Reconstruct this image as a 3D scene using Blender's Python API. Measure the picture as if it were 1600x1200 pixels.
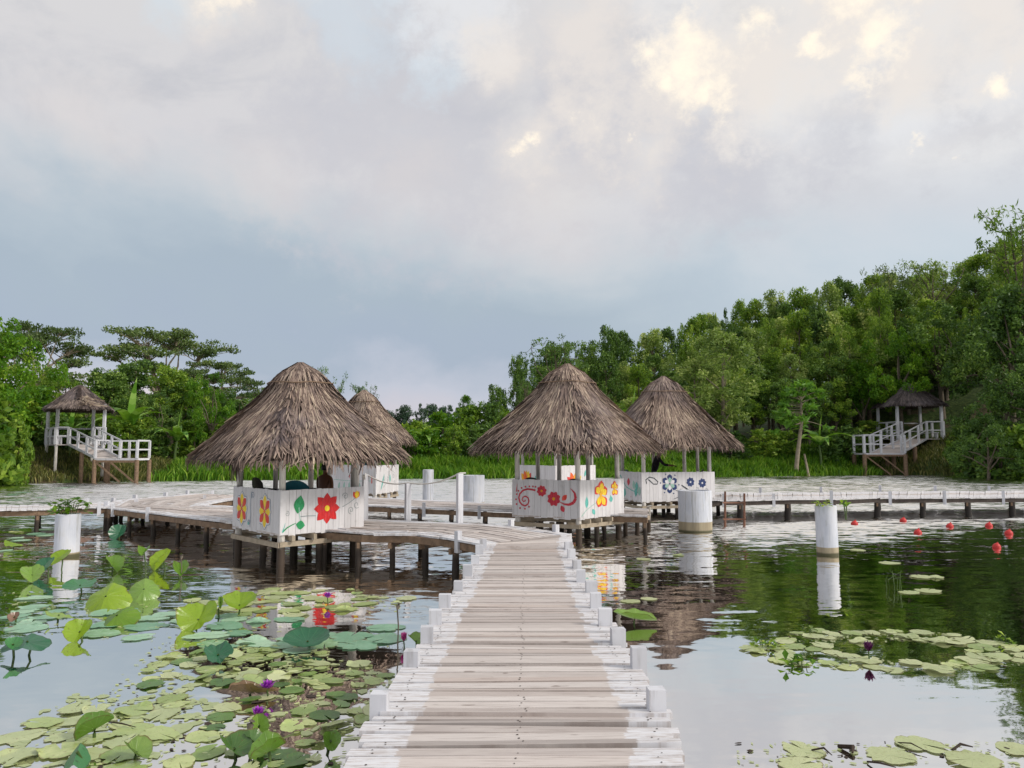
import bpy, math, random
import numpy as np
from mathutils import Vector, Matrix

R = math.radians
scene = bpy.context.scene
for o in list(bpy.data.objects):
    bpy.data.objects.remove(o)

# ------------------------------------------------------------------ camera
CAM = Vector((0.0, 0.0, 2.0))
FOC = 1220.0                      # focal length in photo pixels (photo 1600x1200)
PITCH = math.atan(105.0 / FOC)    # horizon sits at row 705
cd = bpy.data.cameras.new("camera")
cam = bpy.data.objects.new("camera", cd)
scene.collection.objects.link(cam)
cam.location = CAM
cam.rotation_euler = (R(90) + PITCH, 0, 0)
cd.sensor_fit = 'HORIZONTAL'
cd.sensor_width = 36.0
cd.lens = 36.0 * FOC / 1600.0
cd.clip_start = 0.05
cd.clip_end = 6000
scene.camera = cam

# ------------------------------------------------------------------ world, sun, exposure
SUN_EL, SUN_AZ = R(36), R(112)    # azimuth clockwise from +Y (view direction)
world = bpy.data.worlds.new("World")
scene.world = world
world.use_nodes = True

def lin(c):
    c = c / 255.0
    return c / 12.92 if c <= 0.04045 else ((c + 0.055) / 1.055) ** 2.4

def rgb(r, g, b, k=1.0):
    return (lin(r) * k, lin(g) * k, lin(b) * k, 1.0)

class NT:
    """tiny node-tree helper"""
    def __init__(self, tree):
        self.t = tree
        tree.nodes.clear()
    def n(self, kind, _props=None, **ins):
        nd = self.t.nodes.new(kind)
        for k, v in (_props or {}).items():
            setattr(nd, k, v)
        for k, v in ins.items():
            key = int(k[1:]) if k[0] == 'i' and k[1:].isdigit() else k.replace('_', ' ')
            self.put(nd.inputs[key], v)
        return nd
    def put(self, sock, v):
        if isinstance(v, bpy.types.NodeSocket):
            self.t.links.new(v, sock)
        elif isinstance(v, bpy.types.Node):
            self.t.links.new(v.outputs[0], sock)
        else:
            sock.default_value = v
    def math(self, op, a, b=None, c=None, clamp=False):
        nd = self.t.nodes.new('ShaderNodeMath')
        nd.operation = op
        nd.use_clamp = clamp
        for i, v in enumerate((a, b, c)):
            if v is not None:
                self.put(nd.inputs[i], v)
        return nd.outputs[0]
    def ramp(self, fac, stops, interp='LINEAR'):
        nd = self.t.nodes.new('ShaderNodeValToRGB')
        cr = nd.color_ramp
        cr.interpolation = interp
        while len(cr.elements) < len(stops):
            cr.elements.new(0.5)
        for e, (p, c) in zip(cr.elements, stops):
            e.position = p
            e.color = c if len(c) == 4 else (c[0], c[1], c[2], 1)
        self.put(nd.inputs[0], fac)
        return nd.outputs[0]
    def mix(self, fac, a, b, blend='MIX'):
        nd = self.t.nodes.new('ShaderNodeMix')
        nd.data_type = 'RGBA'
        nd.blend_type = blend
        nd.clamp_factor = True
        self.put(nd.inputs[0], fac)
        self.put(nd.inputs[6], a)
        self.put(nd.inputs[7], b)
        return nd.outputs[2]
    def noise(self, vec, scale, detail=4, rough=0.5, dist=0.0):
        nd = self.n('ShaderNodeTexNoise', None, Scale=scale, Detail=detail, Roughness=rough, Distortion=dist)
        if vec is not None:
            self.put(nd.inputs['Vector'], vec)
        return nd.outputs[0]
    def mapping(self, vec, scale=(1, 1, 1), loc=(0, 0, 0)):
        nd = self.n('ShaderNodeMapping', None, Vector=vec, Scale=scale, Location=loc)
        return nd.outputs[0]
    def sstep(self, v, a, b):
        nd = self.n('ShaderNodeMapRange', {'interpolation_type': 'SMOOTHSTEP'}, Value=v, From_Min=a, From_Max=b, To_Min=0.0, To_Max=1.0)
        return nd.outputs[0]

def build_world():
    g = NT(world.node_tree)
    out = g.n('ShaderNodeOutputWorld')
    bg = g.n('ShaderNodeBackground', None, Strength=0.1)
    g.t.links.new(bg.outputs[0], out.inputs[0])
    sky = g.n('ShaderNodeTexSky', {'sky_type': 'NISHITA', 'sun_disc': False, 'sun_elevation': SUN_EL,
                                   'sun_rotation': SUN_AZ, 'air_density': 1.2, 'dust_density': 2.0})
    tc = g.n('ShaderNodeTexCoord')
    d = tc.outputs['Generated']
    sep = g.n('ShaderNodeSeparateXYZ', None, Vector=d)
    x, y, z = sep.outputs
    zc = g.math('MAXIMUM', z, 0.0)
    # cloud deck coordinates: a plane overhead, a little softened near the horizon
    den = g.math('ADD', zc, 0.22)
    u = g.math('DIVIDE', x, den)
    v = g.math('DIVIDE', y, den)
    comb = g.n('ShaderNodeCombineXYZ', None, X=u, Y=v, Z=0.0).outputs[0]
    dirst = g.mapping(d, (1.0, 1.0, 1.7))
    n_big = g.noise(dirst, 3.1, 6, 0.55, 0.3)
    n_det = g.noise(g.mapping(d, (1, 1, 1.3), (3.1, 1.7, 0.4)), 9.0, 7, 0.6, 0.25)
    n_str = g.noise(g.mapping(d, (0.9, 0.9, 6.0), (7, 2, 1)), 2.6, 5, 0.55, 0.2)
    # wobbling elevation drives the layered colours
    e1 = g.math('MULTIPLY_ADD', g.math('SUBTRACT', n_big, 0.5), 0.26, zc)
    e2 = g.math('MULTIPLY_ADD', g.math('SUBTRACT', n_det, 0.5), 0.07, e1)
    tilt = g.math('MULTIPLY_ADD', x, 0.10, e2)
    lay = g.ramp(tilt, [(0.0, rgb(200, 196, 206)), (0.05, rgb(186, 191, 206)), (0.10, rgb(161, 174, 192)),
                        (0.17, rgb(163, 177, 191)), (0.22, rgb(175, 187, 198)), (0.262, rgb(192, 198, 205)),
                        (0.315, rgb(206, 205, 209)), (0.43, rgb(209, 208, 210)), (0.60, rgb(216, 214, 214)), (1.0, rgb(208, 210, 216))])
    east = g.math('MULTIPLY', g.sstep(x, 0.0, 0.5), g.math('MULTIPLY', g.sstep(z, 0.02, 0.14), g.sstep(z, 0.36, 0.22)))
    lay = g.mix(g.math('MULTIPLY', east, 0.6), lay, rgb(196, 209, 221))
    # streaks just above the horizon, warm pink strip
    pink = g.math('MULTIPLY', g.math('MULTIPLY', g.sstep(z, 0.005, 0.03), g.math('SUBTRACT', 1.0, g.sstep(z, 0.05, 0.11))),
                  g.sstep(n_str, 0.45, 0.62))
    lay = g.mix(g.math('MULTIPLY', pink, 0.8), lay, rgb(222, 210, 214))
    # right upper sky is paler
    rt = g.math('MULTIPLY', g.sstep(x, -0.05, 0.45), g.sstep(e2, 0.26, 0.38))
    lay = g.mix(g.math('MULTIPLY', rt, 0.75), lay, rgb(220, 223, 228))
    # openings of pale blue
    n_gap = g.noise(g.mapping(d, (1, 1, 1.5), (11, 5, 2)), 4.2, 5, 0.55, 0.4)
    gap = g.math('MULTIPLY', g.sstep(n_gap, 0.57, 0.70), g.sstep(e2, 0.36, 0.46))
    lay = g.mix(g.math('MULTIPLY', gap, 0.7), lay, rgb(200, 217, 228))
    # shaded undersides
    n_sh = g.noise(g.mapping(d, (1, 1, 1.6), (2, 9, 4)), 5.5, 7, 0.6, 0.5)
    sh = g.math('MULTIPLY', g.sstep(n_sh, 0.46, 0.70), g.sstep(e2, 0.24, 0.36))
    lay = g.mix(g.math('MULTIPLY', sh, 0.7), lay, rgb(184, 186, 194))
    # sun-caught cumulus heads standing at fixed bearings (azimuth right of +Y, elevation, size; degrees)
    def heads(lst, noise_amt, lo, hi):
        warp = g.n('ShaderNodeTexNoise', None, Vector=d, Scale=11.0, Detail=8.0, Roughness=0.65)
        wv = g.n('ShaderNodeVectorMath', {'operation': 'SUBTRACT'}, i0=warp.outputs['Color'], i1=(0.5, 0.5, 0.5))
        wd = g.n('ShaderNodeVectorMath', {'operation': 'SCALE'}, i0=wv.outputs[0])
        wd.inputs['Scale'].default_value = 0.11
        dw = g.n('ShaderNodeVectorMath', {'operation': 'ADD'}, i0=d, i1=wd.outputs[0]).outputs[0]
        acc = None
        for az, el, sz in lst:
            az, el = R(az), R(el)
            c = (math.sin(az) * math.cos(el), math.cos(az) * math.cos(el), math.sin(el))
            ds = g.n('ShaderNodeVectorMath', {'operation': 'DISTANCE'}, i0=dw, i1=c)
            f = g.math('SUBTRACT', 1.0, g.math('DIVIDE', ds.outputs['Value'], R(sz)))
            acc = f if acc is None else g.math('MAXIMUM', acc, f)
        return g.sstep(g.math('MULTIPLY_ADD', g.math('SUBTRACT', n_c, 0.5), noise_amt, acc), lo, hi)
    n_c = g.noise(g.mapping(d, (1, 1, 1.2), (5.4, 0.8, 3.3)), 15.0, 8, 0.66, 0.1)
    grey = heads([(24, 25, 9), (31, 23, 7), (15, 21, 8), (35, 26, 6), (6, 24, 9), (-8, 25, 14)], 2.2, 0.0, 0.7)
    lay = g.mix(g.math('MULTIPLY', grey, 0.62), lay, rgb(190, 191, 200))
    pale = heads([(26, 29, 10), (20, 24, 5), (33, 24, 5), (14, 31, 7), (28, 21, 4), (-4, 31, 6)], 1.8, 0.05, 0.75)
    lay = g.mix(g.math('MULTIPLY', pale, 0.75), lay, rgb(224, 226, 230))
    blue = heads([(-11.5, 28.5, 5), (-25, 29.5, 3.5), (-6, 26, 3), (-14, 31, 4)], 1.6, 0.1, 0.8)
    lay = g.mix(g.math('MULTIPLY', blue, 0.5), lay, rgb(203, 217, 228))
    halo = heads([(13, 27, 8), (11, 24.5, 5), (24, 28, 5), (27, 24, 4), (30, 30, 5), (1.5, 22, 3.5), (5, 24, 3.5), (-1, 28, 4), (-21, 29.5, 3.5), (10, 21.5, 4.5), (18, 25, 6), (33, 27, 6), (6, 28, 6)], 2.4, 0.0, 1.0)
    warm = heads([(-30, 21, 6), (-18, 19, 6), (-8, 20, 6), (3, 19, 6)], 2.0, 0.1, 1.1)
    lay = g.mix(g.math('MULTIPLY', warm, 0.35), lay, rgb(217, 210, 208))
    glow = g.math('MULTIPLY', g.math('MULTIPLY', g.sstep(x, -0.12, 0.28), g.sstep(e2, 0.30, 0.42)), g.sstep(n_big, 0.35, 0.6))
    lay = g.mix(g.math('MULTIPLY', glow, 0.55), lay, rgb(230, 224, 217))
    lay = g.mix(g.math('MULTIPLY', halo, 0.75), lay, rgb(229, 222, 216))
    cum = heads([(12.6, 27.6, 3.6), (14.2, 25.2, 2.6), (15.6, 24.0, 1.8), (10, 28, 1.8), (24.2, 29.3, 2.6), (26.2, 26.6, 2.0), (29, 31, 3.4), (1.0, 21.8, 1.0), (5.2, 24.0, .9), (28.6, 18.9, .9), (33.2, 23.0, 1.2), (-20.5, 30.6, 2.4), (31, 18.2, .6), (9.0, 22.0, .7), (18.5, 29.0, 1.6), (13.0, 29.5, 2.0), (11.5, 26.0, 1.4), (25.5, 24.5, 1.6), (22.5, 27.0, 1.2)], 2.8, 0.02, 1.15)
    lay = g.mix(g.math('MULTIPLY', cum, 0.93), lay, rgb(255, 243, 224, 1.05))
    # below the horizon (never seen directly)
    lay = g.mix(g.sstep(z, -0.02, -0.2), lay, rgb(120, 130, 125))
    cl = g.mix(1.0, lay, (11.6, 11.5, 11.3, 1), 'MULTIPLY')
    col = g.mix(0.93, sky.outputs[0], cl)
    g.put(bg.inputs[0], col)
build_world()

sd = bpy.data.lights.new("sun", 'SUN')
sd.energy = 2.3
sd.angle = R(10)
sd.color = (1.0, 0.93, 0.84)
sun = bpy.data.objects.new("sun", sd)
scene.collection.objects.link(sun)
sdir = Vector((math.sin(SUN_AZ) * math.cos(SUN_EL), math.cos(SUN_AZ) * math.cos(SUN_EL), math.sin(SUN_EL)))
sun.rotation_euler = sdir.to_track_quat('Z', 'Y').to_euler()
sun.location = (30, -20, 40)

vs = scene.view_settings
vs.view_transform = 'Standard'
vs.look = 'None'
vs.exposure = 0.0
vs.gamma = 1.0
vs.use_curve_mapping = False
cy = scene.cycles
cy.use_denoising = True
cy.max_bounces = 6
cy.diffuse_bounces = 3
cy.glossy_bounces = 3
cy.transmission_bounces = 2
cy.transparent_max_bounces = 4
cy.sample_clamp_indirect = 6.0

# ------------------------------------------------------------------ helpers
COL = scene.collection

def ray(px, py):
    u = (px - 800.0) / FOC
    v = (600.0 - py) / FOC
    c, s = math.cos(PITCH), math.sin(PITCH)
    return Vector((u, c - v * s, s + v * c))

def at(px, py, z=0.0):
    """ground/deck point seen at a photo pixel, on the level z"""
    d = ray(px, py)
    return CAM + d * ((z - CAM.z) / d.z)

def atY(px, py, Y):
    d = ray(px, py)
    return CAM + d * (Y / d.y)

class MB:
    """mesh builder: faces with a material slot, a random number and a uv each"""
    def __init__(self):
        self.v, self.f, self.m, self.r, self.uv = [], [], [], [], []
    def face(self, pts, m=0, r=None, uv=None):
        b = len(self.v)
        self.v.extend([tuple(p) for p in pts])
        self.f.append(tuple(range(b, b + len(pts))))
        self.m.append(m)
        self.r.append(random.random() if r is None else r)
        self.uv.append(uv)
    def hexa(self, P, m=0, r=None, uvs=None):
        """P: 4 bottom + 4 top corners, counter-clockwise seen from above"""
        if r is None:
            r = random.random()
        b = len(self.v)
        self.v.extend([tuple(p) for p in P])
        F = ((3, 2, 1, 0), (4, 5, 6, 7), (0, 1, 5, 4), (1, 2, 6, 5), (2, 3, 7, 6), (3, 0, 4, 7))
        for q in F:
            self.f.append(tuple(b + i for i in q))
            self.m.append(m)
            self.r.append(r)
            self.uv.append([uvs[i] for i in q] if uvs else None)
    def box(self, c, s, m=0, r=None, rot=0.0):
        hx, hy, hz = s[0] / 2, s[1] / 2, s[2] / 2
        ca, sa = math.cos(rot), math.sin(rot)
        P = []
        for dz in (-hz, hz):
            for dx, dy in ((-hx, -hy), (hx, -hy), (hx, hy), (-hx, hy)):
                P.append((c[0] + dx * ca - dy * sa, c[1] + dx * sa + dy * ca, c[2] + dz))
        L = max(s)
        uvs = [(p[2] if s[2] == L else (0 if i in (0, 3, 4, 7) else L), i * 0.05) for i, p in enumerate(P)]
        self.hexa(P, m, r, uvs)
    def bar(self, a, b, w, h, m=0, r=None, up=(0, 0, 1)):
        a, b = Vector(a), Vector(b)
        d = (b - a)
        L = d.length
        d.normalize()
        up = Vector(up)
        if abs(d.dot(up)) > 0.98:
            up = Vector((1, 0, 0))
        s = d.cross(up).normalized()
        t = s.cross(d).normalized()
        P = []
        for k in (-h / 2, h / 2):
            P += [a - s * (w / 2) + t * k, a + s * (w / 2) + t * k, b + s * (w / 2) + t * k, b - s * (w / 2) + t * k]
        P = [P[1], P[2], P[3], P[0], P[5], P[6], P[7], P[4]]
        uvs = [(0, 0), (L, 0), (L, w), (0, w), (0, 0), (L, 0), (L, w), (0, w)]
        self.hexa(P, m, r, uvs)
    def tube(self, pts, radii, n=8, m=0, r=None, caps=True):
        pts = [Vector(p) for p in pts]
        if not isinstance(radii, (list, tuple)):
            radii = [radii] * len(pts)
        if r is None:
            r = random.random()
        base = len(self.v)
        run = 0
        runs = []
        for i, p in enumerate(pts):
            d = (pts[min(i + 1, len(pts) - 1)] - pts[max(i - 1, 0)]).normalized()
            ref = Vector((0, 0, 1)) if abs(d.z) < 0.95 else Vector((1, 0, 0))
            a = d.cross(ref).normalized()
            b = a.cross(d).normalized()
            if i:
                run += (p - pts[i - 1]).length
            runs.append(run)
            for k in range(n):
                t = 2 * math.pi * k / n
                q = p + a * (math.cos(t) * radii[i]) + b * (math.sin(t) * radii[i])
                self.v.append(tuple(q))
        for i in range(len(pts) - 1):
            for k in range(n):
                k2 = (k + 1) % n
                self.f.append((base + i * n + k, base + i * n + k2, base + (i + 1) * n + k2, base + (i + 1) * n + k))
                self.m.append(m); self.r.append(r)
                self.uv.append([(runs[i], k / n), (runs[i], (k + 1) / n), (runs[i + 1], (k + 1) / n), (runs[i + 1], k / n)])
        if caps:
            self.f.append(tuple(base + k for k in range(n))); self.m.append(m); self.r.append(r); self.uv.append(None)
            self.f.append(tuple(base + (len(pts) - 1) * n + k for k in reversed(range(n)))); self.m.append(m); self.r.append(r); self.uv.append(None)
    def build(self, name, mats, parent=None, smooth=False):
        me = bpy.data.meshes.new(name)
        me.from_pydata(self.v, [], self.f)
        if not isinstance(mats, (list, tuple)):
            mats = [mats]
        for m in mats:
            me.materials.append(m)
        me.polygons.foreach_set('material_index', self.m)
        at_ = me.attributes.new('rnd', 'FLOAT', 'FACE')
        at_.data.foreach_set('value', self.r)
        uvl = me.uv_layers.new(name='UVMap')
        arr = []
        for f, u in zip(self.f, self.uv):
            if u is None:
                arr.extend([0.0] * (2 * len(f)))
            else:
                for q in u:
                    arr.extend((q[0], q[1]))
        uvl.data.foreach_set('uv', arr)
        if smooth:
            me.polygons.foreach_set('use_smooth', [True] * len(me.polygons))
        me.update()
        return link(name, me, parent)

def link(name, me, parent=None):
    o = bpy.data.objects.new(name, me)
    COL.objects.link(o)
    if parent is not None:
        o.parent = parent
        o.matrix_parent_inverse = Matrix.Translation(-Vector(parent.location)) if parent.type == 'EMPTY' and not any(parent.rotation_euler) else Matrix.Identity(4)
    return o

def np_mesh(name, V, F, rnd, mats, uv=None, mi=None):
    """V (n,3) array, F (m,k) array of equal-size faces"""
    me = bpy.data.meshes.new(name)
    n, (m, k) = len(V), F.shape
    me.vertices.add(n)
    me.vertices.foreach_set('co', np.asarray(V, dtype=np.float32).ravel())
    me.loops.add(m * k)
    me.loops.foreach_set('vertex_index', F.astype(np.int32).ravel())
    me.polygons.add(m)
    me.polygons.foreach_set('loop_start', np.arange(0, m * k, k, dtype=np.int32))
    for mt in mats:
        me.materials.append(mt)
    if mi is not None:
        me.polygons.foreach_set('material_index', np.asarray(mi, dtype=np.int32))
    a = me.attributes.new('rnd', 'FLOAT', 'FACE')
    a.data.foreach_set('value', np.asarray(rnd, dtype=np.float32))
    me.update(calc_edges=True)
    me.validate()
    return me

def tag(o, label=None, cat=None, group=None, kind=None):
    if label: o['label'] = label
    if cat: o['category'] = cat
    if group: o['group'] = group
    if kind: o['kind'] = kind
    return o

def thing(name, loc, label, cat, group=None, rot=None):
    o = bpy.data.objects.new(name, None)
    COL.objects.link(o)
    o.location = loc
    o.empty_display_size = 0.2
    if rot: o.rotation_euler = rot
    return tag(o, label, cat, group)

def part(mb, name, mats, root, smooth=False):
    """build a mesh given in world coordinates as a part of an unrotated thing"""
    o = mb.build(name, mats, None, smooth)
    off = Vector(world_loc(root))
    if off.length > 0:
        o.data.transform(Matrix.Translation(-off))
    o.parent = root
    return o

def world_loc(o):
    p = Vector((0, 0, 0))
    while o is not None:
        p += Vector(o.location)
        o = o.parent
    return p

# ------------------------------------------------------------------ materials
MATS = {}
def material(name):
    m = bpy.data.materials.new(name)
    m.use_nodes = True
    MATS[name] = m
    g = NT(m.node_tree)
    out = g.n('ShaderNodeOutputMaterial')
    return m, g, out

def principled(g, out, **kw):
    p = g.n('ShaderNodeBsdfPrincipled')
    for k, v in kw.items():
        g.put(p.inputs[k.replace('_', ' ')], v)
    g.t.links.new(p.outputs[0], out.inputs[0])
    return p

def rnd_attr(g):
    return g.n('ShaderNodeAttribute', {'attribute_name': 'rnd'}).outputs['Fac']

def obj_coord(g):
    return g.n('ShaderNodeTexCoord').outputs['Object']

def pos(g):
    return g.n('ShaderNodeNewGeometry').outputs['Position']

def simple(name, col, rough=0.6, var=0.15, scale=12.0):
    m, g, out = material(name)
    n = g.noise(pos(g), scale, 5, 0.6)
    a = tuple(c * (1 - var) for c in col[:3]) + (1,)
    b = tuple(min(1, c * (1 + var)) for c in col[:3]) + (1,)
    c = g.ramp(n, [(0.3, a), (0.7, b)])
    principled(g, out, Base_Color=c, Roughness=rough)
    return m

def mat_deck():
    """weathered boards: bare tan-grey middle, whitewashed margins (uv: u across in widths -1..1, v grain run)"""
    m, g, out = material('weathered_deck')
    uv = g.n('ShaderNodeUVMap', {'uv_map': 'UVMap'}).outputs[0]
    sp = g.n('ShaderNodeSeparateXYZ', None, Vector=uv)
    rn = rnd_attr(g)
    u = sp.outputs[0]
    off = g.n('ShaderNodeCombineXYZ', None, X=u, Y=sp.outputs[1], Z=g.math('MULTIPLY', rn, 37.0)).outputs[0]
    grain = g.noise(g.mapping(off, (1.6, 55, 1)), 1.6, 6, 0.65, 0.3)
    blot = g.noise(g.mapping(off, (2.2, 9, 1)), 1.0, 5, 0.6)
    knots = g.noise(g.mapping(off, (5.0, 22, 1), (4, 2, 1)), 1.0, 2, 0.4)
    wood = g.ramp(rn, [(0.0, rgb(162, 154, 150)), (0.25, rgb(200, 191, 187)), (0.45, rgb(180, 170, 165)), (0.7, rgb(212, 205, 201)), (0.85, rgb(192, 179, 172)), (1.0, rgb(176, 169, 166))])
    wood = g.mix(g.math('MULTIPLY', g.sstep(grain, 0.46, 0.70), 0.5), wood, rgb(128, 112, 104))
    wood = g.mix(g.math('MULTIPLY', g.sstep(blot, 0.5, 0.75), 0.55), wood, rgb(204, 196, 190))
    wood = g.mix(g.math('MULTIPLY', g.sstep(knots, 0.70, 0.76), 0.6), wood, rgb(112, 94, 86))
    white = g.ramp(grain, [(0.25, rgb(206, 206, 211)), (0.55, rgb(220, 220, 224)), (0.75, rgb(186, 184, 186))])
    worn = g.math('MULTIPLY', g.sstep(g.noise(g.mapping(off, (3.0, 30, 1), (9, 1, 3)), 1.5, 6, 0.7), 0.47, 0.62), 0.8)
    white = g.mix(worn, white, rgb(178, 170, 167))
    edge = g.math('ADD', g.math('ABSOLUTE', u), g.math('MULTIPLY', g.math('SUBTRACT', rn, 0.5), 0.06))
    edge = g.math('ADD', edge, g.math('MULTIPLY', g.math('SUBTRACT', grain, 0.5), 0.10))
    pm = g.math('MULTIPLY', g.sstep(edge, 0.695, 0.705), g.math('SUBTRACT', 1.0, g.math('MULTIPLY', g.sstep(g.noise(g.mapping(off, (4, 42, 1), (2, 6, 1)), 1.3, 6, 0.7), 0.50, 0.60), 0.48)))
    col = g.mix(pm, wood, white)
    b = g.n('ShaderNodeBump', None, Strength=0.35, Distance=0.006, Height=grain)
    principled(g, out, Base_Color=col, Roughness=0.8, Normal=b.outputs[0])
    return m

def mat_white(name, c1, c2, dirt, amt=0.5, stripe=True):
    m, g, out = material(name)
    p = pos(g)
    rn = rnd_attr(g)
    streak = g.noise(g.mapping(p, (14, 14, 1.1)), 1.0, 6, 0.65)
    blot = g.noise(p, 5.0, 5, 0.6)
    c = g.mix(rn, c1, c2)
    f = g.math('MULTIPLY', g.sstep(streak, 0.48, 0.72), amt)
    c = g.mix(f, c, dirt)
    c = g.mix(g.math('MULTIPLY', g.sstep(blot, 0.55, 0.75), amt * 0.7), c, dirt)
    b = g.n('ShaderNodeBump', None, Strength=0.25, Distance=0.004, Height=streak)
    principled(g, out, Base_Color=c, Roughness=0.65, Normal=b.outputs[0])
    return m

def mat_postwood(name, top, low, wet_z=0.25):
    """pole timber with a dark waterline stain"""
    m, g, out = material(name)
    p = pos(g)
    sp = g.n('ShaderNodeSeparateXYZ', None, Vector=p)
    gr = g.noise(g.mapping(p, (22, 22, 2.0)), 1.0, 6, 0.65)
    c = g.mix(g.sstep(gr, 0.35, 0.7), top, tuple(x * 0.55 for x in top[:3]) + (1,))
    zz = g.math('MULTIPLY_ADD', g.math('SUBTRACT', gr, 0.5), 0.25, sp.outputs[2])
    c = g.mix(g.sstep(zz, wet_z + 0.12, wet_z - 0.05), c, low)
    b = g.n('ShaderNodeBump', None, Strength=0.5, Distance=0.01, Height=gr)
    principled(g, out, Base_Color=c, Roughness=0.75, Normal=b.outputs[0])
    return m

def mat_thatch(name, stops):
    m, g, out = material(name)
    rn = rnd_attr(g)
    p = pos(g)
    n = g.noise(p, 1.6, 4, 0.6)
    n2 = g.noise(p, 40.0, 3, 0.6)
    f = g.math('MULTIPLY_ADD', g.math('SUBTRACT', n, 0.5), 0.95, rn)
    f = g.math('MULTIPLY_ADD', g.math('SUBTRACT', n2, 0.5), 0.25, f, clamp=True)
    c = g.ramp(f, stops)
    n3 = g.noise(p, 0.9, 3, 0.5)
    c = g.mix(g.math('MULTIPLY', g.sstep(n3, 0.48, 0.66), 0.35), c, rgb(112, 104, 112))
    principled(g, out, Base_Color=c, Roughness=0.85)
    return m

def mat_leaf(name, stops, rough=0.5, trans=0.36, objvar=0.25, patch=0.35, pscale=0.35):
    m, g, out = material(name)
    rn = rnd_attr(g)
    oi = g.n('ShaderNodeObjectInfo').outputs['Random']
    n = g.noise(pos(g), pscale, 3, 0.5)
    f = g.math('MULTIPLY_ADD', g.math('SUBTRACT', n, 0.5), patch, rn)
    f = g.math('MULTIPLY_ADD', g.math('SUBTRACT', oi, 0.5), objvar, f, clamp=True)
    c = g.ramp(f, stops)
    pr = g.n('ShaderNodeBsdfPrincipled', None, Base_Color=c, Roughness=rough)
    pr.inputs['Specular IOR Level'].default_value = 0.3
    tr = g.n('ShaderNodeBsdfTranslucent', None, Color=g.mix(0.5, c, rgb(150, 190, 40)))
    mx = g.n('ShaderNodeMixShader', None, Fac=trans, i1=pr.outputs[0], i2=tr.outputs[0])
    g.t.links.new(mx.outputs[0], out.inputs[0])
    return m

def mat_pad(name, stops, vein, spots, trans=0.12):
    """floating leaf: radial veins and blotches from uv (u=angle turns, v=radius)"""
    m, g, out = material(name)
    uv = g.n('ShaderNodeUVMap', {'uv_map': 'UVMap'}).outputs[0]
    sp = g.n('ShaderNodeSeparateXYZ', None, Vector=uv)
    ang, rad = sp.outputs[0], sp.outputs[1]
    w = g.math('ABSOLUTE', g.math('SUBTRACT', g.math('FRACT', g.math('MULTIPLY', ang, 15.0)), 0.5))
    vn = g.math('MULTIPLY', g.sstep(w, 0.42, 0.5), g.math('SUBTRACT', 1.0, g.math('MULTIPLY', rad, 0.55)))
    oi = g.n('ShaderNodeObjectInfo').outputs['Random']
    n = g.noise(pos(g), 7.0, 5, 0.62)
    n2 = g.noise(pos(g), 38.0, 4, 0.6)
    f = g.math('MULTIPLY_ADD', g.math('SUBTRACT', n, 0.5), 0.7, oi, clamp=True)
    c = g.ramp(f, stops)
    c = g.mix(g.math('MULTIPLY', vn, 0.3), c, vein)
    c = g.mix(g.math('MULTIPLY', g.sstep(n2, 0.60, 0.70), 0.7), c, spots)
    c = g.mix(g.math('MULTIPLY', g.sstep(rad, 0.90, 1.0), g.sstep(n, 0.45, 0.6)), c, spots)
    pr = g.n('ShaderNodeBsdfPrincipled', None, Base_Color=c, Roughness=0.3)
    pr.inputs['Specular IOR Level'].default_value = 0.75
    b = g.n('ShaderNodeBump', None, Strength=0.4, Distance=0.006, Height=g.math('ADD', vn, n2))
    g.put(pr.inputs['Normal'], b.outputs[0])
    tr = g.n('ShaderNodeBsdfTranslucent', None, Color=c)
    mx = g.n('ShaderNodeMixShader', None, Fac=trans, i1=pr.outputs[0], i2=tr.outputs[0])
    g.t.links.new(mx.outputs[0], out.inputs[0])
    return m

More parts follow.
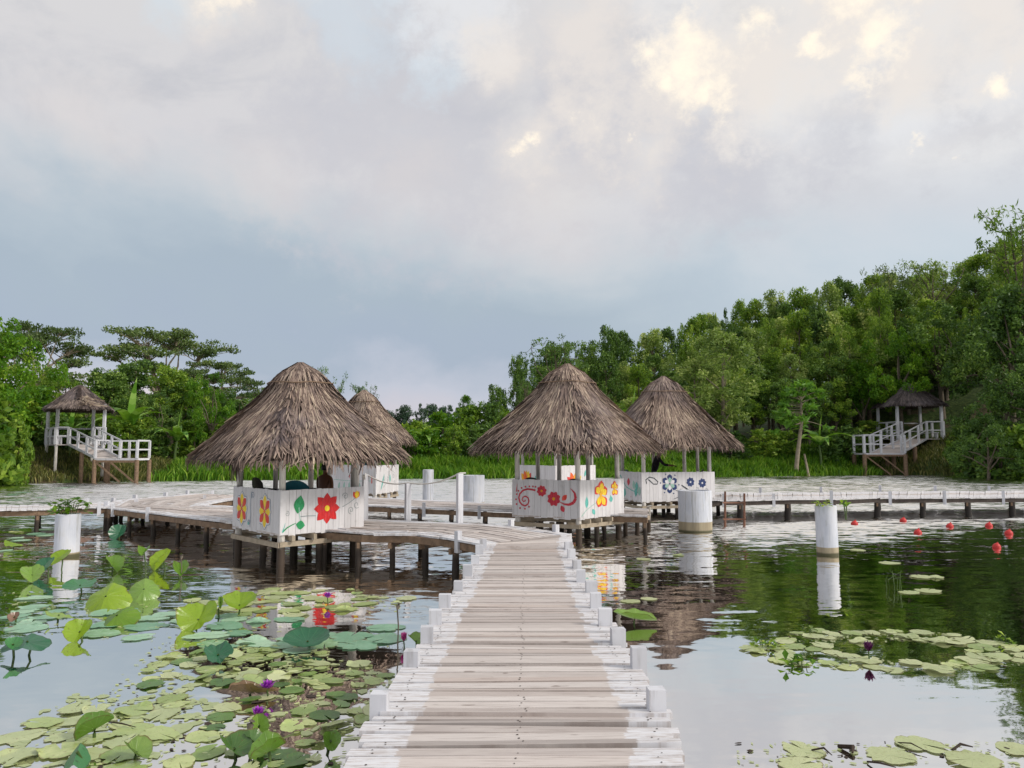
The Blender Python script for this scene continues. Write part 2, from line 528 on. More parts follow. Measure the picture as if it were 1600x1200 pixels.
def mat_water():
    m, g, out = material('pond_water')
    p = pos(g)
    sp = g.n('ShaderNodeSeparateXYZ', None, Vector=p)
    x, y, z = sp.outputs
    # breeze: patches of ruffled water, calm in the lee near the walkway and on the right
    far = g.sstep(y, 13.5, 22.0)
    patch = g.noise(g.mapping(p, (0.09, 0.16, 1)), 1.0, 3, 0.5)
    lee = g.math('SUBTRACT', 1.0, g.math('MULTIPLY', g.sstep(g.math('MULTIPLY_ADD', y, -0.44, x), -2.0, 4.2), g.sstep(y, 25.0, 20.5)))
    amp = g.math('MULTIPLY', far, g.math('MULTIPLY_ADD', g.sstep(patch, 0.35, 0.6), 0.35, 0.65))
    amp = g.math('MULTIPLY', amp, g.math('MULTIPLY_ADD', lee, 0.94, 0.06))
    west = g.math('MULTIPLY', g.sstep(g.math('MULTIPLY_ADD', y, 0.34, x), 0.5, -2.5), g.sstep(y, 32.0, 24.0))
    amp = g.math('MULTIPLY', amp, g.math('SUBTRACT', 1.0, g.math('MULTIPLY', west, 0.8)))
    near = g.math('MULTIPLY', g.sstep(y, 7.0, 13.0), 0.06)
    amp = g.math('ADD', g.math('MULTIPLY', amp, 0.95), g.math('ADD', near, 0.028))
    def slope(scale, loc, det):
        nz = g.n('ShaderNodeTexNoise', None, Vector=g.mapping(p, scale, loc), Scale=1.0, Detail=det, Roughness=0.55, Distortion=0.25)
        return g.n('ShaderNodeVectorMath', {'operation': 'SUBTRACT'}, i0=nz.outputs['Color'], i1=(0.5, 0.5, 0.5)).outputs[0]
    s1 = slope((3.4, 8.5, 1), (0, 0, 0), 3.0)
    s2 = slope((1.0, 3.0, 1), (3, 8, 0), 2.0)
    sm = g.n('ShaderNodeVectorMath', {'operation': 'ADD'}, i0=s1, i1=s2).outputs[0]
    sc_ = g.n('ShaderNodeVectorMath', {'operation': 'SCALE'}, i0=sm)
    g.put(sc_.inputs['Scale'], amp)
    fl = g.n('ShaderNodeVectorMath', {'operation': 'MULTIPLY'}, i0=sc_.outputs[0], i1=(0.9, 1.25, 0.0)).outputs[0]
    # far off, the wave faces turned towards the near shore are the ones that show
    lean = g.n('ShaderNodeCombineXYZ', None, X=0.0, Y=g.math('MULTIPLY', g.math('MULTIPLY', g.sstep(y, 13.5, 21.0), amp), -0.32), Z=0.0).outputs[0]
    fl = g.n('ShaderNodeVectorMath', {'operation': 'ADD'}, i0=fl, i1=lean).outputs[0]
    up = g.n('ShaderNodeVectorMath', {'operation': 'ADD'}, i0=fl, i1=(0, 0, 1)).outputs[0]
    nrm = g.n('ShaderNodeVectorMath', {'operation': 'NORMALIZE'}, i0=up).outputs[0]
    fr = g.n('ShaderNodeFresnel', None, IOR=1.36, Normal=nrm)
    fac = g.math('MULTIPLY_ADD', fr.outputs[0], 0.25, 0.84, clamp=True)
    mud = g.noise(g.mapping(p, (0.15, 0.15, 1)), 1.0, 4, 0.55)
    body = g.ramp(mud, [(0.3, rgb(22, 28, 14)), (0.7, rgb(36, 40, 24))])
    df = g.n('ShaderNodeBsdfDiffuse', None, Color=body)
    gl = g.n('ShaderNodeBsdfGlossy', None, Color=(0.98, 0.965, 0.94, 1), Roughness=0.025, Normal=nrm)
    mx = g.n('ShaderNodeMixShader', None, Fac=fac, i1=df.outputs[0], i2=gl.outputs[0])
    g.t.links.new(mx.outputs[0], out.inputs[0])
    return m

def mat_ground():
    m, g, out = material('bank_soil')
    p = pos(g)
    n = g.noise(p, 0.45, 6, 0.65)
    n2 = g.noise(p, 3.0, 5, 0.6)
    sp = g.n('ShaderNodeSeparateXYZ', None, Vector=p)
    left = g.sstep(sp.outputs[0], -24.0, -33.0)
    grass = g.ramp(n2, [(0.3, rgb(42, 62, 24)), (0.55, rgb(66, 88, 34)), (0.75, rgb(92, 104, 50))])
    soil = g.ramp(n2, [(0.3, rgb(70, 60, 44)), (0.7, rgb(104, 92, 66))])
    c = g.mix(g.sstep(g.math('MULTIPLY_ADD', left, 0.12, n), 0.54, 0.62), grass, soil)
    b = g.n('ShaderNodeBump', None, Strength=0.8, Distance=0.2, Height=n2)
    principled(g, out, Base_Color=c, Roughness=0.95, Normal=b.outputs[0])
    return m

def mat_concrete(name, lvl):
    m, g, out = material(name)
    p = pos(g)
    sp = g.n('ShaderNodeSeparateXYZ', None, Vector=p)
    n = g.noise(g.mapping(p, (3, 3, 1.2)), 1.4, 6, 0.6)
    n2 = g.noise(g.mapping(p, (9, 9, 1.2)), 1.0, 5, 0.65)
    c = g.ramp(n, [(0.3, rgb(186, 192, 204)), (0.55, rgb(206, 209, 217)), (0.75, rgb(196, 195, 194))])
    c = g.mix(g.math('MULTIPLY', g.sstep(n2, 0.50, 0.68), 0.5), c, rgb(150, 150, 144))
    zz = g.math('MULTIPLY_ADD', g.math('SUBTRACT', n, 0.5), 0.02, sp.outputs[2])
    stain = g.ramp(n2, [(0.35, rgb(172, 160, 134)), (0.7, rgb(140, 128, 106))])
    c = g.mix(g.sstep(zz, lvl + 0.012, lvl), c, stain)
    drip = g.math('MULTIPLY', g.sstep(g.noise(g.mapping(p, (16, 16, .5)), 1.0, 4, 0.6), 0.56, 0.70), 0.45)
    c = g.mix(drip, c, rgb(132, 128, 116))
    c = g.mix(g.sstep(zz, 0.075, 0.03), c, rgb(82, 80, 56))
    principled(g, out, Base_Color=c, Roughness=0.75)
    return m

M_DECK = mat_deck()
M_WHITE = mat_white('white_paint', rgb(214, 215, 221), rgb(196, 197, 203), rgb(142, 138, 136), 0.6)
M_PANEL = mat_white('whitewashed_boards', rgb(222, 220, 222), rgb(207, 205, 207), rgb(158, 152, 148), 0.42)
M_PANEL2 = mat_white('cream_boards', rgb(216, 208, 176), rgb(206, 198, 168), rgb(150, 140, 112), 0.4)
M_HUTPOST = mat_postwood('grey_hut_timber', rgb(216, 211, 204), rgb(66, 54, 44), 0.30)
M_POLE = mat_postwood('dark_pole_timber', rgb(112, 98, 86), rgb(48, 40, 34), 0.22)
M_POLED = mat_postwood('black_pole_timber', rgb(74, 64, 58), rgb(34, 29, 26), 0.3)
M_POLEW = mat_postwood('whitewashed_pole', rgb(196, 192, 190), rgb(62, 52, 44), 0.18)
M_BEAM = simple('old_beam_wood', rgb(122, 100, 80), 0.8, 0.35, 9)
M_BEAMP = simple('pale_beam_wood', rgb(160, 147, 128), 0.8, 0.2, 9)
M_BAMBOO = simple('brown_bamboo', rgb(122, 84, 66), 0.6, 0.25, 15)
M_THATCH = mat_thatch('dry_palm_thatch', [(0.0, rgb(58, 46, 42)), (0.2, rgb(100, 84, 77)), (0.42, rgb(136, 116, 105)), (0.62, rgb(156, 136, 123)), (0.82, rgb(178, 159, 141)), (1.0, rgb(202, 184, 160))])
M_THATCHG = mat_thatch('grey_nipa_thatch', [(0.0, rgb(56, 48, 46)), (0.35, rgb(94, 83, 80)), (0.65, rgb(122, 108, 102)), (1.0, rgb(150, 134, 124))])
M_THATCHD = mat_thatch('dark_old_thatch', [(0.0, rgb(44, 38, 38)), (0.5, rgb(84, 75, 75)), (1.0, rgb(116, 104, 100))])
M_UNDER = simple('thatch_underside', rgb(58, 46, 38), 0.9, 0.3, 20)
M_ROPE = simple('pale_rope', rgb(206, 202, 196), 0.8, 0.1, 60)
M_CONC = mat_concrete('whitewashed_concrete', .25)
M_CONC2 = mat_concrete('whitewashed_concrete_clean', .07)
M_CONC3 = mat_concrete('whitewashed_concrete_damp', .15)
M_RED = simple('red_float_plastic', rgb(192, 46, 44), 0.5, 0.25, 30)
M_CHAIRG = simple('dark_green_plastic', rgb(8, 62, 58), 0.4, 0.1, 10)
M_CHAIRT = simple('teal_plastic', rgb(10, 92, 104), 0.4, 0.1, 10)
M_CHAIRD = simple('black_plastic', rgb(26, 24, 28), 0.4, 0.1, 10)
M_TABLE = simple('grey_table_top', rgb(150, 150, 152), 0.5, 0.1, 10)
M_SKIN = simple('brown_skin', rgb(112, 74, 50), 0.5, 0.08, 20)
M_HAIR = simple('black_hair', rgb(18, 15, 15), 0.5, 0.2, 40)
M_CLOTH = simple('dark_navy_cloth', rgb(30, 26, 34), 0.85, 0.2, 30)
M_SHORTS = simple('red_shorts_cloth', rgb(120, 40, 40), 0.85, 0.2, 30)
M_BARK = simple('grey_bark', rgb(104, 94, 80), 0.9, 0.35, 5)
M_BARKL = simple('pale_bark', rgb(146, 134, 116), 0.9, 0.3, 5)
M_STEM = simple('lotus_stalk', rgb(74, 96, 46), 0.6, 0.2, 30)
M_DRYSTEM = simple('dry_stalk', rgb(112, 104, 92), 0.8, 0.2, 30)
M_WATER = mat_water()
M_GROUND = mat_ground()

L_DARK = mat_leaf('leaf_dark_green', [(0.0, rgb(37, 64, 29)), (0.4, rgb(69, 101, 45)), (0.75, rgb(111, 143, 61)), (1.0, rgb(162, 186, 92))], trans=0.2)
L_MID = mat_leaf('leaf_mid_green', [(0.0, rgb(54, 85, 28)), (0.4, rgb(100, 134, 47)), (0.75, rgb(152, 179, 67)), (1.0, rgb(211, 221, 97))])
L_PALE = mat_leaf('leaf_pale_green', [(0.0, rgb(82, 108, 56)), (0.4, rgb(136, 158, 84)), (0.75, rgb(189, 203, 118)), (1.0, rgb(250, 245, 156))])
L_BRIGHT = mat_leaf('leaf_bright_green', [(0.0, rgb(35, 76, 13)), (0.4, rgb(68, 115, 20)), (0.75, rgb(108, 150, 33)), (1.0, rgb(149, 179, 53))], trans=0.35)
L_OLIVE = mat_leaf('leaf_olive', [(0.0, rgb(53, 72, 39)), (0.45, rgb(87, 109, 58)), (0.8, rgb(125, 143, 78)), (1.0, rgb(159, 168, 102))], trans=0.15)
L_FARHAZE = mat_leaf('leaf_far_haze', [(0.0, rgb(52, 76, 62)), (0.5, rgb(74, 100, 80)), (1.0, rgb(100, 124, 98))], trans=0.1)  # bluish haze of distance put into the leaf colour
L_GRASS = mat_leaf('grass_blades', [(0.0, rgb(49, 90, 17)), (0.4, rgb(76, 123, 23)), (0.75, rgb(106, 150, 36)), (1.0, rgb(143, 172, 63))], trans=0.3, objvar=0.0, patch=1.2, pscale=0.45)
L_GRASSD = mat_leaf('dry_bank_grass', [(0.0, rgb(56, 62, 28)), (0.4, rgb(86, 94, 42)), (0.75, rgb(116, 116, 62)), (1.0, rgb(144, 134, 84))], trans=0.15, objvar=0.0, patch=0.7, pscale=0.35)
L_BANANA = mat_leaf('banana_leaf', [(0.0, rgb(60, 108, 30)), (0.5, rgb(104, 152, 52)), (1.0, rgb(160, 194, 104))], trans=0.35)

P_YEL = mat_pad('lily_pad_yellowgreen', [(0.0, rgb(134, 159, 88)), (0.4, rgb(175, 193, 119)), (0.75, rgb(204, 214, 147)), (1.0, rgb(149, 169, 93))], rgb(227, 232, 182), rgb(129, 106, 68))
P_TEAL = mat_pad('lotus_pad_bluegreen', [(0.0, rgb(112, 165, 130)), (0.4, rgb(153, 197, 164)), (0.75, rgb(184, 219, 185)), (1.0, rgb(123, 173, 111))], rgb(219, 235, 208), rgb(137, 135, 93))
P_GREEN = mat_pad('lily_pad_green', [(0.0, rgb(62, 101, 40)), (0.5, rgb(97, 136, 57)), (1.0, rgb(140, 167, 81))], rgb(161, 185, 108), rgb(110, 92, 48))
P_PALE = mat_pad('lily_pad_pale', [(0.0, rgb(174, 187, 132)), (0.5, rgb(200, 207, 156)), (1.0, rgb(183, 196, 139))], rgb(216, 221, 177), rgb(135, 121, 85))
P_LIME = mat_pad('lotus_leaf_lime', [(0.0, rgb(124, 158, 28)), (0.5, rgb(146, 177, 38)), (1.0, rgb(112, 152, 32))], rgb(173, 200, 88), rgb(114, 108, 32), trans=0.35)
P_DEEP = mat_pad('lotus_leaf_deep', [(0.0, rgb(33, 95, 64)), (0.5, rgb(53, 119, 79)), (1.0, rgb(70, 134, 73))], rgb(106, 161, 114), rgb(53, 79, 51), trans=0.2)
P_LEAF = mat_pad('lotus_leaf_green', [(0.0, rgb(94, 134, 44)), (0.5, rgb(116, 156, 57)), (1.0, rgb(134, 168, 77))], rgb(164, 188, 106), rgb(105, 95, 44), trans=0.3)
P_BROWN = mat_pad('dead_lotus_leaf', [(0.0, rgb(112, 84, 66)), (0.5, rgb(136, 104, 84)), (1.0, rgb(120, 98, 60))], rgb(150, 124, 98), rgb(76, 54, 40), trans=0.1)

def paint(name, r, g_, b, rough=0.6):
    m, g, out = material('paint_' + name)
    p = pos(g)
    br = g.noise(g.mapping(p, (26, 26, 9)), 1.0, 5, 0.65, 0.6)
    wr = g.noise(g.mapping(p, (30, 30, 3.0)), 1.0, 6, 0.7)
    c = g.ramp(br, [(0.3, rgb(r, g_, b, .72)), (0.5, rgb(r, g_, b)), (0.72, rgb(min(255, r + 22), min(255, g_ + 22), min(255, b + 20)))])
    c = g.mix(g.math('MULTIPLY', g.sstep(wr, 0.55, 0.74), 0.38), c, rgb(206, 203, 203))
    principled(g, out, Base_Color=c, Roughness=rough)
    return m
PAINTS = {
    'red': paint('red', 205, 26, 28), 'yellow': paint('yellow', 240, 206, 40), 'orange': paint('orange', 226, 96, 30),
    'green': paint('green', 34, 140, 84), 'teal': paint('teal', 92, 178, 168), 'navy': paint('navy', 28, 52, 104),
    'grey': paint('grey', 128, 140, 142), 'rose': paint('rose', 192, 44, 62), 'black': paint('black', 36, 48, 56),
    'slate': paint('slate', 112, 134, 156), 'coral': paint('coral', 212, 62, 48), 'white': paint('white', 222, 222, 226),
    'mint': paint('mint', 150, 190, 176), 'amber': paint('amber', 232, 168, 34),
}
PKEYS = list(PAINTS)

# ------------------------------------------------------------------ terrain and water
POND = [(-48, -16), (-50, 20), (-42, 40), (-32, 47.5), (-27, 52.0), (-20, 55), (-10, 57.5), (0, 59), (14, 61.5), (27, 65.5), (33, 67.2),
        (37, 63), (41, 56), (50, 40), (55, 10), (52, -16)]

def pond_dist(X, Y):
    """signed distance, positive outside the pond"""
    P = np.array(POND, dtype=float)
    Q = np.roll(P, -1, axis=0)
    d = np.full(X.shape, 1e9)
    inside = np.zeros(X.shape, bool)
    for (x0, y0), (x1, y1) in zip(P, Q):
        ex, ey = x1 - x0, y1 - y0
        t = np.clip(((X - x0) * ex + (Y - y0) * ey) / (ex * ex + ey * ey), 0, 1)
        d = np.minimum(d, np.hypot(X - x0 - t * ex, Y - y0 - t * ey))
        c = ((y0 > Y) != (y1 > Y)) & (X < (x1 - x0) * (Y - y0) / (y1 - y0 + 1e-12) + x0)
        inside ^= c
    return np.where(inside, -d, d)

def ground_z(X, Y):
    X = np.asarray(X, float); Y = np.asarray(Y, float)
    d = pond_dist(X, Y)
    wob = 0.25 * np.sin(X * 0.7 + Y * 0.31) + 0.2 * np.sin(Y * 0.9 - X * 0.43)
    d = d + wob * 0.8
    z = np.where(d < 0, np.maximum(-1.0, d * 0.35), np.minimum(d * 0.22, 0.9))
    out = np.clip(d / 12.0, 0, 1)
    hill = 27 * np.exp(-(((X - 88) / 44) ** 2 + ((Y - 108) / 52) ** 2))
    left = 2.6 * np.exp(-(((X + 46) / 13) ** 2 + ((Y - 55) / 9) ** 2))
    z = z + out * hill + np.clip(d / 5.0, 0, 1) * left
    z = z + np.clip(d / 6, 0, 1) * 0.12 * (np.sin(X * 1.3) * np.sin(Y * 1.1))
    return z

def gz(x, y):
    return float(ground_z(np.array([x]), np.array([y]))[0])

def build_ground():
    xs = np.concatenate([[-2500, -1200, -600, -300, -180, -120, -90], np.arange(-75, 110, 1.6), [115, 125, 140, 165, 200, 300, 600, 1200, 2500]])
    ys = np.concatenate([[-2500, -1000, -400, -150, -70, -40, -28], np.arange(-22, 125, 1.6), [130, 140, 160, 200, 260, 400, 700, 1300, 3000]])
    X, Y = np.meshgrid(xs, ys)
    Z = ground_z(X, Y)
    nx, ny = len(xs), len(ys)
    V = np.stack([X.ravel(), Y.ravel(), Z.ravel()], 1)
    i = np.arange(nx - 1)[None, :] + nx * np.arange(ny - 1)[:, None]
    i = i.ravel()
    F = np.stack([i, i + 1, i + 1 + nx, i + nx], 1)
    me = np_mesh('ground', V, F, np.zeros(len(F)), [M_GROUND])
    me.polygons.foreach_set('use_smooth', [True] * len(me.polygons))
    tag(link('ground', me), kind='structure')
    mb = MB()
    mb.face([(-56, -20, 0), (60, -20, 0), (60, 72, 0), (-56, 72, 0)])
    tag(mb.build('pond_water', M_WATER), kind='structure')
build_ground()

# ------------------------------------------------------------------ boardwalks
ZD = 0.55

def lerp_poly(P, t):
    """point at parameter t (0..1 by length) on a 2-d polyline"""
    L = [0]
    for a, b in zip(P[:-1], P[1:]):
        L.append(L[-1] + math.hypot(b[0] - a[0], b[1] - a[1]))
    s = t * L[-1]
    for i in range(len(P) - 1):
        if s <= L[i + 1] + 1e-9:
            k = (s - L[i]) / max(1e-9, L[i + 1] - L[i])
            return (P[i][0] + (P[i + 1][0] - P[i][0]) * k, P[i][1] + (P[i + 1][1] - P[i][1]) * k)
    return P[-1]

def edges(Lp, Rp):
    """resample two matching edges so that one parameter runs along both together"""
    w = [0.0]
    for i in range(len(Lp) - 1):
        w.append(w[-1] + 0.5 * (math.dist(Lp[i], Lp[i + 1]) + math.dist(Rp[i], Rp[i + 1])))
    T = [x / w[-1] for x in w]
    def f(P):
        def g(t):
            for i in range(len(P) - 1):
                if t <= T[i + 1] + 1e-9:
                    k = (t - T[i]) / max(1e-9, T[i + 1] - T[i])
                    return (P[i][0] + (P[i + 1][0] - P[i][0]) * k, P[i][1] + (P[i + 1][1] - P[i][1]) * k)
            return P[-1]
        return g
    return f(Lp), f(Rp)

def poly_len(P):
    return sum(math.hypot(b[0] - a[0], b[1] - a[1]) for a, b in zip(P[:-1], P[1:]))

def boardwalk(label, Lp, Rp, z=ZD, mode='cross', seed=1, pitch=0.104, leg_step=1.7, curb_l=(), curb_r=(), leg_mat=None,
              group='plank boardwalks over the pond', sag=0.0, uscale=1.0, curb_k=1.0, nails=False, leg_r=1.0):
    """Lp / Rp: matching left and right edge polylines (x, y)"""
    rs = random.Random(seed)
    c0 = Lp[len(Lp) // 2]
    root = thing('boardwalk', (c0[0], c0[1], 0), label, 'boardwalk', group)
    n = max(poly_len(Lp), poly_len(Rp))
    fL, fR = edges(Lp, Rp)
    mb = MB()
    th = 0.032
    def zz(t):
        return z + sag * math.sin(t * 9.0 + seed) + 0.006 * math.sin(t * 40)
    if mode == 'cross':
        N = int(n / pitch)
        cuts = [0]
        for i in range(N):
            cuts.append(cuts[-1] + rs.uniform(0.68, 1.32))
        cuts = [c / cuts[-1] for c in cuts]
        for i in range(N):
            gk = 1.0 if nails else 0.35
            g = gk * rs.uniform(0.002, 0.009) / n if rs.random() < 0.8 else gk * rs.uniform(0.010, 0.022) / n
            t0, t1 = cuts[i] + g, cuts[i + 1] - g * 0.4
            sk = rs.uniform(-0.022, 0.022) / n
            pl0, pl1 = fL(max(0, t0)), fL(min(1, t1))
            pr0, pr1 = fR(max(0, t0 + sk)), fR(min(1, t1 + sk))
            ex = Vector((pr0[0] - pl0[0], pr0[1] - pl0[1])).normalized()
            jl, jr = rs.gauss(0.015, 0.014), rs.gauss(0.015, 0.014)
            if rs.random() < .06:
                jr += .05
            pl0 = (pl0[0] - ex.x * jl, pl0[1] - ex.y * jl); pl1 = (pl1[0] - ex.x * jl, pl1[1] - ex.y * jl)
            pr0 = (pr0[0] + ex.x * jr, pr0[1] + ex.y * jr); pr1 = (pr1[0] + ex.x * jr, pr1[1] + ex.y * jr)
            dz = rs.gauss(0, 0.004); tl = rs.gauss(0, 0.004); rl = rs.gauss(0, 0.004)
            zb = zz((t0 + t1) / 2) + dz
            zs = (zb - tl - rl, zb + tl - rl, zb + tl + rl, zb - tl + rl)
            top = [(pl0[0], pl0[1], zs[0]), (pr0[0], pr0[1], zs[1]), (pr1[0], pr1[1], zs[2]), (pl1[0], pl1[1], zs[3])]
            P = [(p[0], p[1], p[2] - th) for p in top] + top
            v0 = i * 0.37
            uv = [(-1 * uscale, v0), (uscale, v0), (uscale, v0 + 0.11), (-uscale, v0 + 0.11)] * 2
            mb.hexa(P, 0, rs.random(), uv)
            if nails and top[0][1] < 10:
                T_ = [Vector(q) for q in top]
                for fu in (.07, .5, .93):
                    for fv in (.27, .73):
                        if rs.random() < .2: continue
                        q = T_[0].lerp(T_[1], fu + rs.uniform(-.012, .012)).lerp(T_[3].lerp(T_[2], fu), fv)
                        k_ = rs.uniform(.004, .007)
                        mb.face([(q.x + k_ * math.cos(w_), q.y + k_ * math.sin(w_), q.z + .003) for w_ in (0, 1.05, 2.1, 3.14, 4.19, 5.24)], 1, .2)
    else:
        w = math.hypot(Lp[0][0] - Rp[0][0], Lp[0][1] - Rp[0][1])
        nb = max(5, int(w / 0.135))
        M = max(2, int(n / 2.2))
        for j in range(nb):
            off = rs.random()
            ts = sorted(set([0.0, 1.0] + [min(1, max(0, (k + off) / M)) for k in range(M)]))
            for t0, t1 in zip(ts[:-1], ts[1:]):
                if (t1 - t0) * n < 0.15:
                    continue
                sub = max(1, int((t1 - t0) * n / 0.8))
                r_ = rs.random()
                dz = rs.gauss(0, 0.005)
                f0, f1 = (j + 0.05) / nb, (j + 0.95) / nb
                for q in range(sub):
                    a = t0 + (t1 - t0) * q / sub + (0.004 / n if q == 0 else 0)
                    b = t0 + (t1 - t0) * (q + 1) / sub - (0.004 / n if q == sub - 1 else 0)
                    A0, A1, B0, B1 = fL(a), fL(b), fR(a), fR(b)
                    def mixp(p, q_, f, zt):
                        return (p[0] + (q_[0] - p[0]) * f, p[1] + (q_[1] - p[1]) * f, zt + dz)
                    top = [mixp(A0, B0, f0, zz(a)), mixp(A0, B0, f1, zz(a)), mixp(A1, B1, f1, zz(b)), mixp(A1, B1, f0, zz(b))]
                    P = [(p[0], p[1], p[2] - th) for p in top] + top
                    ua, ub = 2 * f0 - 1, 2 * f1 - 1
                    # long boards: paint margin from the lateral position, grain along the run
                    uv = [(ua, a * n * 0.05), (ub, a * n * 0.05), (ub, b * n * 0.05), (ua, b * n * 0.05)] * 2
                    mb.hexa(P, 0, r_, uv)
    part(mb, 'planks', [M_DECK, M_UNDER], root)
    for P_, O_ in ((fL, fR), (fR, fL)):
        bb = MB()
        K = max(2, int(n / 1.5))
        for k in range(K):
            a, b = P_(k / K), P_((k + 1) / K)
            o_, e_ = O_(k / K), O_((k + 1) / K)
            def inn(p, q):
                d = Vector((q[0] - p[0], q[1] - p[1])).normalized() * 0.07
                return (p[0] + d.x, p[1] + d.y)
            a, b = inn(a, o_), inn(b, e_)
            jz = rs.uniform(-0.012, 0.012)
            bb.bar((a[0], a[1], zz(k / K) - th - 0.075 + jz), (b[0], b[1], zz((k + 1) / K) - th - 0.075 - jz * 0.5), 0.05, 0.115)
        part(bb, 'beam', M_POLED if leg_mat is M_POLED else M_BEAM, root)
    K = max(1, int(round(n / leg_step)))
    cb = MB()
    for k in range(K + 1):
        t = min(0.995, max(0.005, k / K))
        a, b = fL(t), fR(t)
        if a[1] < 0.5:
            continue
        for p, q in ((a, b), (b, a)):
            d = Vector((q[0] - p[0], q[1] - p[1])).normalized()
            jit = rs.uniform(0.10, 0.2)
            x, y = p[0] + d.x * jit, p[1] + d.y * jit
            lg = MB()
            lean = (rs.uniform(-.04, .04), rs.uniform(-.04, .04))
            lg.tube([(x + lean[0], y + lean[1], -0.9), (x + lean[0] * .5, y + lean[1] * .5, 0.0), (x, y, zz(t) - th - 0.02)],
                    [0.07 * leg_r, (0.065 + rs.uniform(-.012, .012)) * leg_r, 0.06 * leg_r], 9)
            part(lg, 'post', leg_mat or M_POLE, root, True)
        cb.bar((a[0], a[1], zz(t) - th - 0.19), (b[0], b[1], zz(t) - th - 0.19), 0.05, 0.1)
    part(cb, 'crossbeam', M_BEAM, root)
    for lst, P_, Q_ in ((curb_l, fL, fR), (curb_r, fR, fL)):
        for t in lst:
            p, q = P_(t), Q_(t)
            d = Vector((q[0] - p[0], q[1] - p[1])).normalized()
            e = rs.uniform(0.0, 0.05)
            hgt = rs.uniform(0.095, 0.14) * curb_k
            s = MB()
            s.box((p[0] + d.x * e, p[1] + d.y * e, zz(t) + (hgt - 0.22) / 2), (0.105 + rs.uniform(-.012, .012), 0.085 + rs.uniform(-.01, .01), hgt + 0.22), rot=math.atan2(d.y, d.x) + rs.uniform(-.08, .08))
            part(s, 'curb_post', M_WHITE, root)
    return root

def xy(px, py, z=ZD):
    p = at(px, py, z)
    return (p.x, p.y)

# main walkway from under the camera to the bend
mainL = [(-0.80, -3.0), xy(540, 1200), xy(598, 1100), xy(660, 1000), xy(727, 900), xy(755, 852), xy(755.5, 851)]
mainR = [(0.80, -3.0), xy(1072, 1200), xy(1035, 1100), xy(968, 1000), xy(909, 900), xy(890, 850), xy(893, 834)]
_fL, _fR = edges(mainL, mainR)
def tpar(P, py):
    """parameter along an edge where the photo row py falls"""
    best, bt = 1e9, 0
    for i in range(1001):
        q = P(i / 1000)
        if q[1] < 1: continue
        d = CAM.z - ZD
        tt = abs(q[1] - at(800, py, ZD).y)
        if tt < best: best, bt = tt, i / 1000
    return bt
main_rows_l = [1112, 1042, 1002, 974, 948, 922, 898, 880, 866, 855]
main_rows_r = [1110, 1045, 1004, 976, 950, 926, 908, 888, 872, 858]
boardwalk('long straight plank walkway running from the foreground, white margins and bare middle', mainL, mainR, seed=3,
          curb_l=[tpar(_fL, r) for r in main_rows_l], curb_r=[tpar(_fR, r) for r in main_rows_r], leg_step=1.8, nails=True)

# second: from the bend away to the left behind the left hut
w2L = [xy(755, 851), xy(665, 834), xy(567, 833), xy(360, 816), xy(168, 793)]
w2R = [xy(893, 834), xy(795, 820), xy(567, 811), xy(372, 790.5), xy(190, 784.5)]
boardwalk('curving plank walkway passing right behind the red flower hut', w2L, w2R, mode='long', seed=5, leg_step=1.15, leg_r=.85,
          curb_l=[0.06, 0.86, 0.98], curb_r=[0.03, 0.13, 0.95])
# third: parallel, farther back, from far left to the middle hut
w3L = [xy(1012, 806), xy(800, 799), xy(570, 789.5), xy(372, 781), xy(290, 779)]
w3R = [xy(1012, 795), xy(800, 787), xy(570, 776.5), xy(372, 773), xy(275, 772)]
boardwalk('plank walkway behind the red swirl hut, running left under the rope railing', w3L, w3R, mode='long', seed=7, leg_step=1.15, leg_r=.85,
          curb_l=[0.30, 0.42, 0.8, 0.95], curb_r=[0.22, 0.34, 0.5, 0.75, 0.92], leg_mat=M_POLE)
# link between the two on the left
w4L = [xy(164, 791), xy(180, 782), xy(300, 772)]
w4R = [xy(320, 791), xy(335, 786), xy(400, 775)]
boardwalk('wide plank deck joining two walkways at far left, white stub posts along its back edge', w4L, w4R, z=ZD + 0.012, mode='long', seed=9, leg_step=1.5,
          curb_l=[0.02, 0.25, 0.5, 0.75, 0.95])
# narrow one leaving the frame on the left
w5L = [xy(170, 792), xy(-10, 797.5), (-22.0, 18.0)]
w5R = [xy(175, 785), xy(-10, 790.5), (-22.5, 19.9)]
boardwalk('narrow plank walkway leaving the picture on the left behind the white cylinder', w5L, w5R, seed=11, leg_step=1.6,
          curb_l=[0.02, 0.33], curb_r=[0.05, 0.3, 0.5], pitch=0.15, uscale=4.0)
# right hand walkway
z6 = 0.60
w6L = [xy(1080, 781.5, z6), xy(1208, 780, z6), xy(1366, 777.5, z6), xy(1610, 776.5, z6), (22.5, 24.0)]
w6R = [xy(1080, 769.5, z6), xy(1208, 769.5, z6), xy(1366, 768.5, z6), xy(1610, 766.5, z6), (22.8, 26.3)]
boardwalk('long plank walkway on the right, on poles behind the red floats', w6L, w6R, z=z6, seed=13, leg_step=1.55, pitch=0.14, curb_k=1.7, uscale=4.0,
          curb_l=[0.06, 0.155, 0.27, 0.39, 0.50, 0.62, 0.72], curb_r=[0.13, 0.25, 0.37, 0.48, 0.59, 0.70], leg_mat=M_POLED, leg_r=1.35)
# behind the blue-flower hut to the far hut
w7L = [(5.4, 23.6), (2.8, 26.3), (0.2, 28.6)]
w7R = [(6.6, 24.9), (3.9, 27.6), (1.0, 29.8)]
boardwalk('plank walkway hidden between the blue flower hut and the farthest hut', w7L, w7R, seed=15, leg_step=1.8)

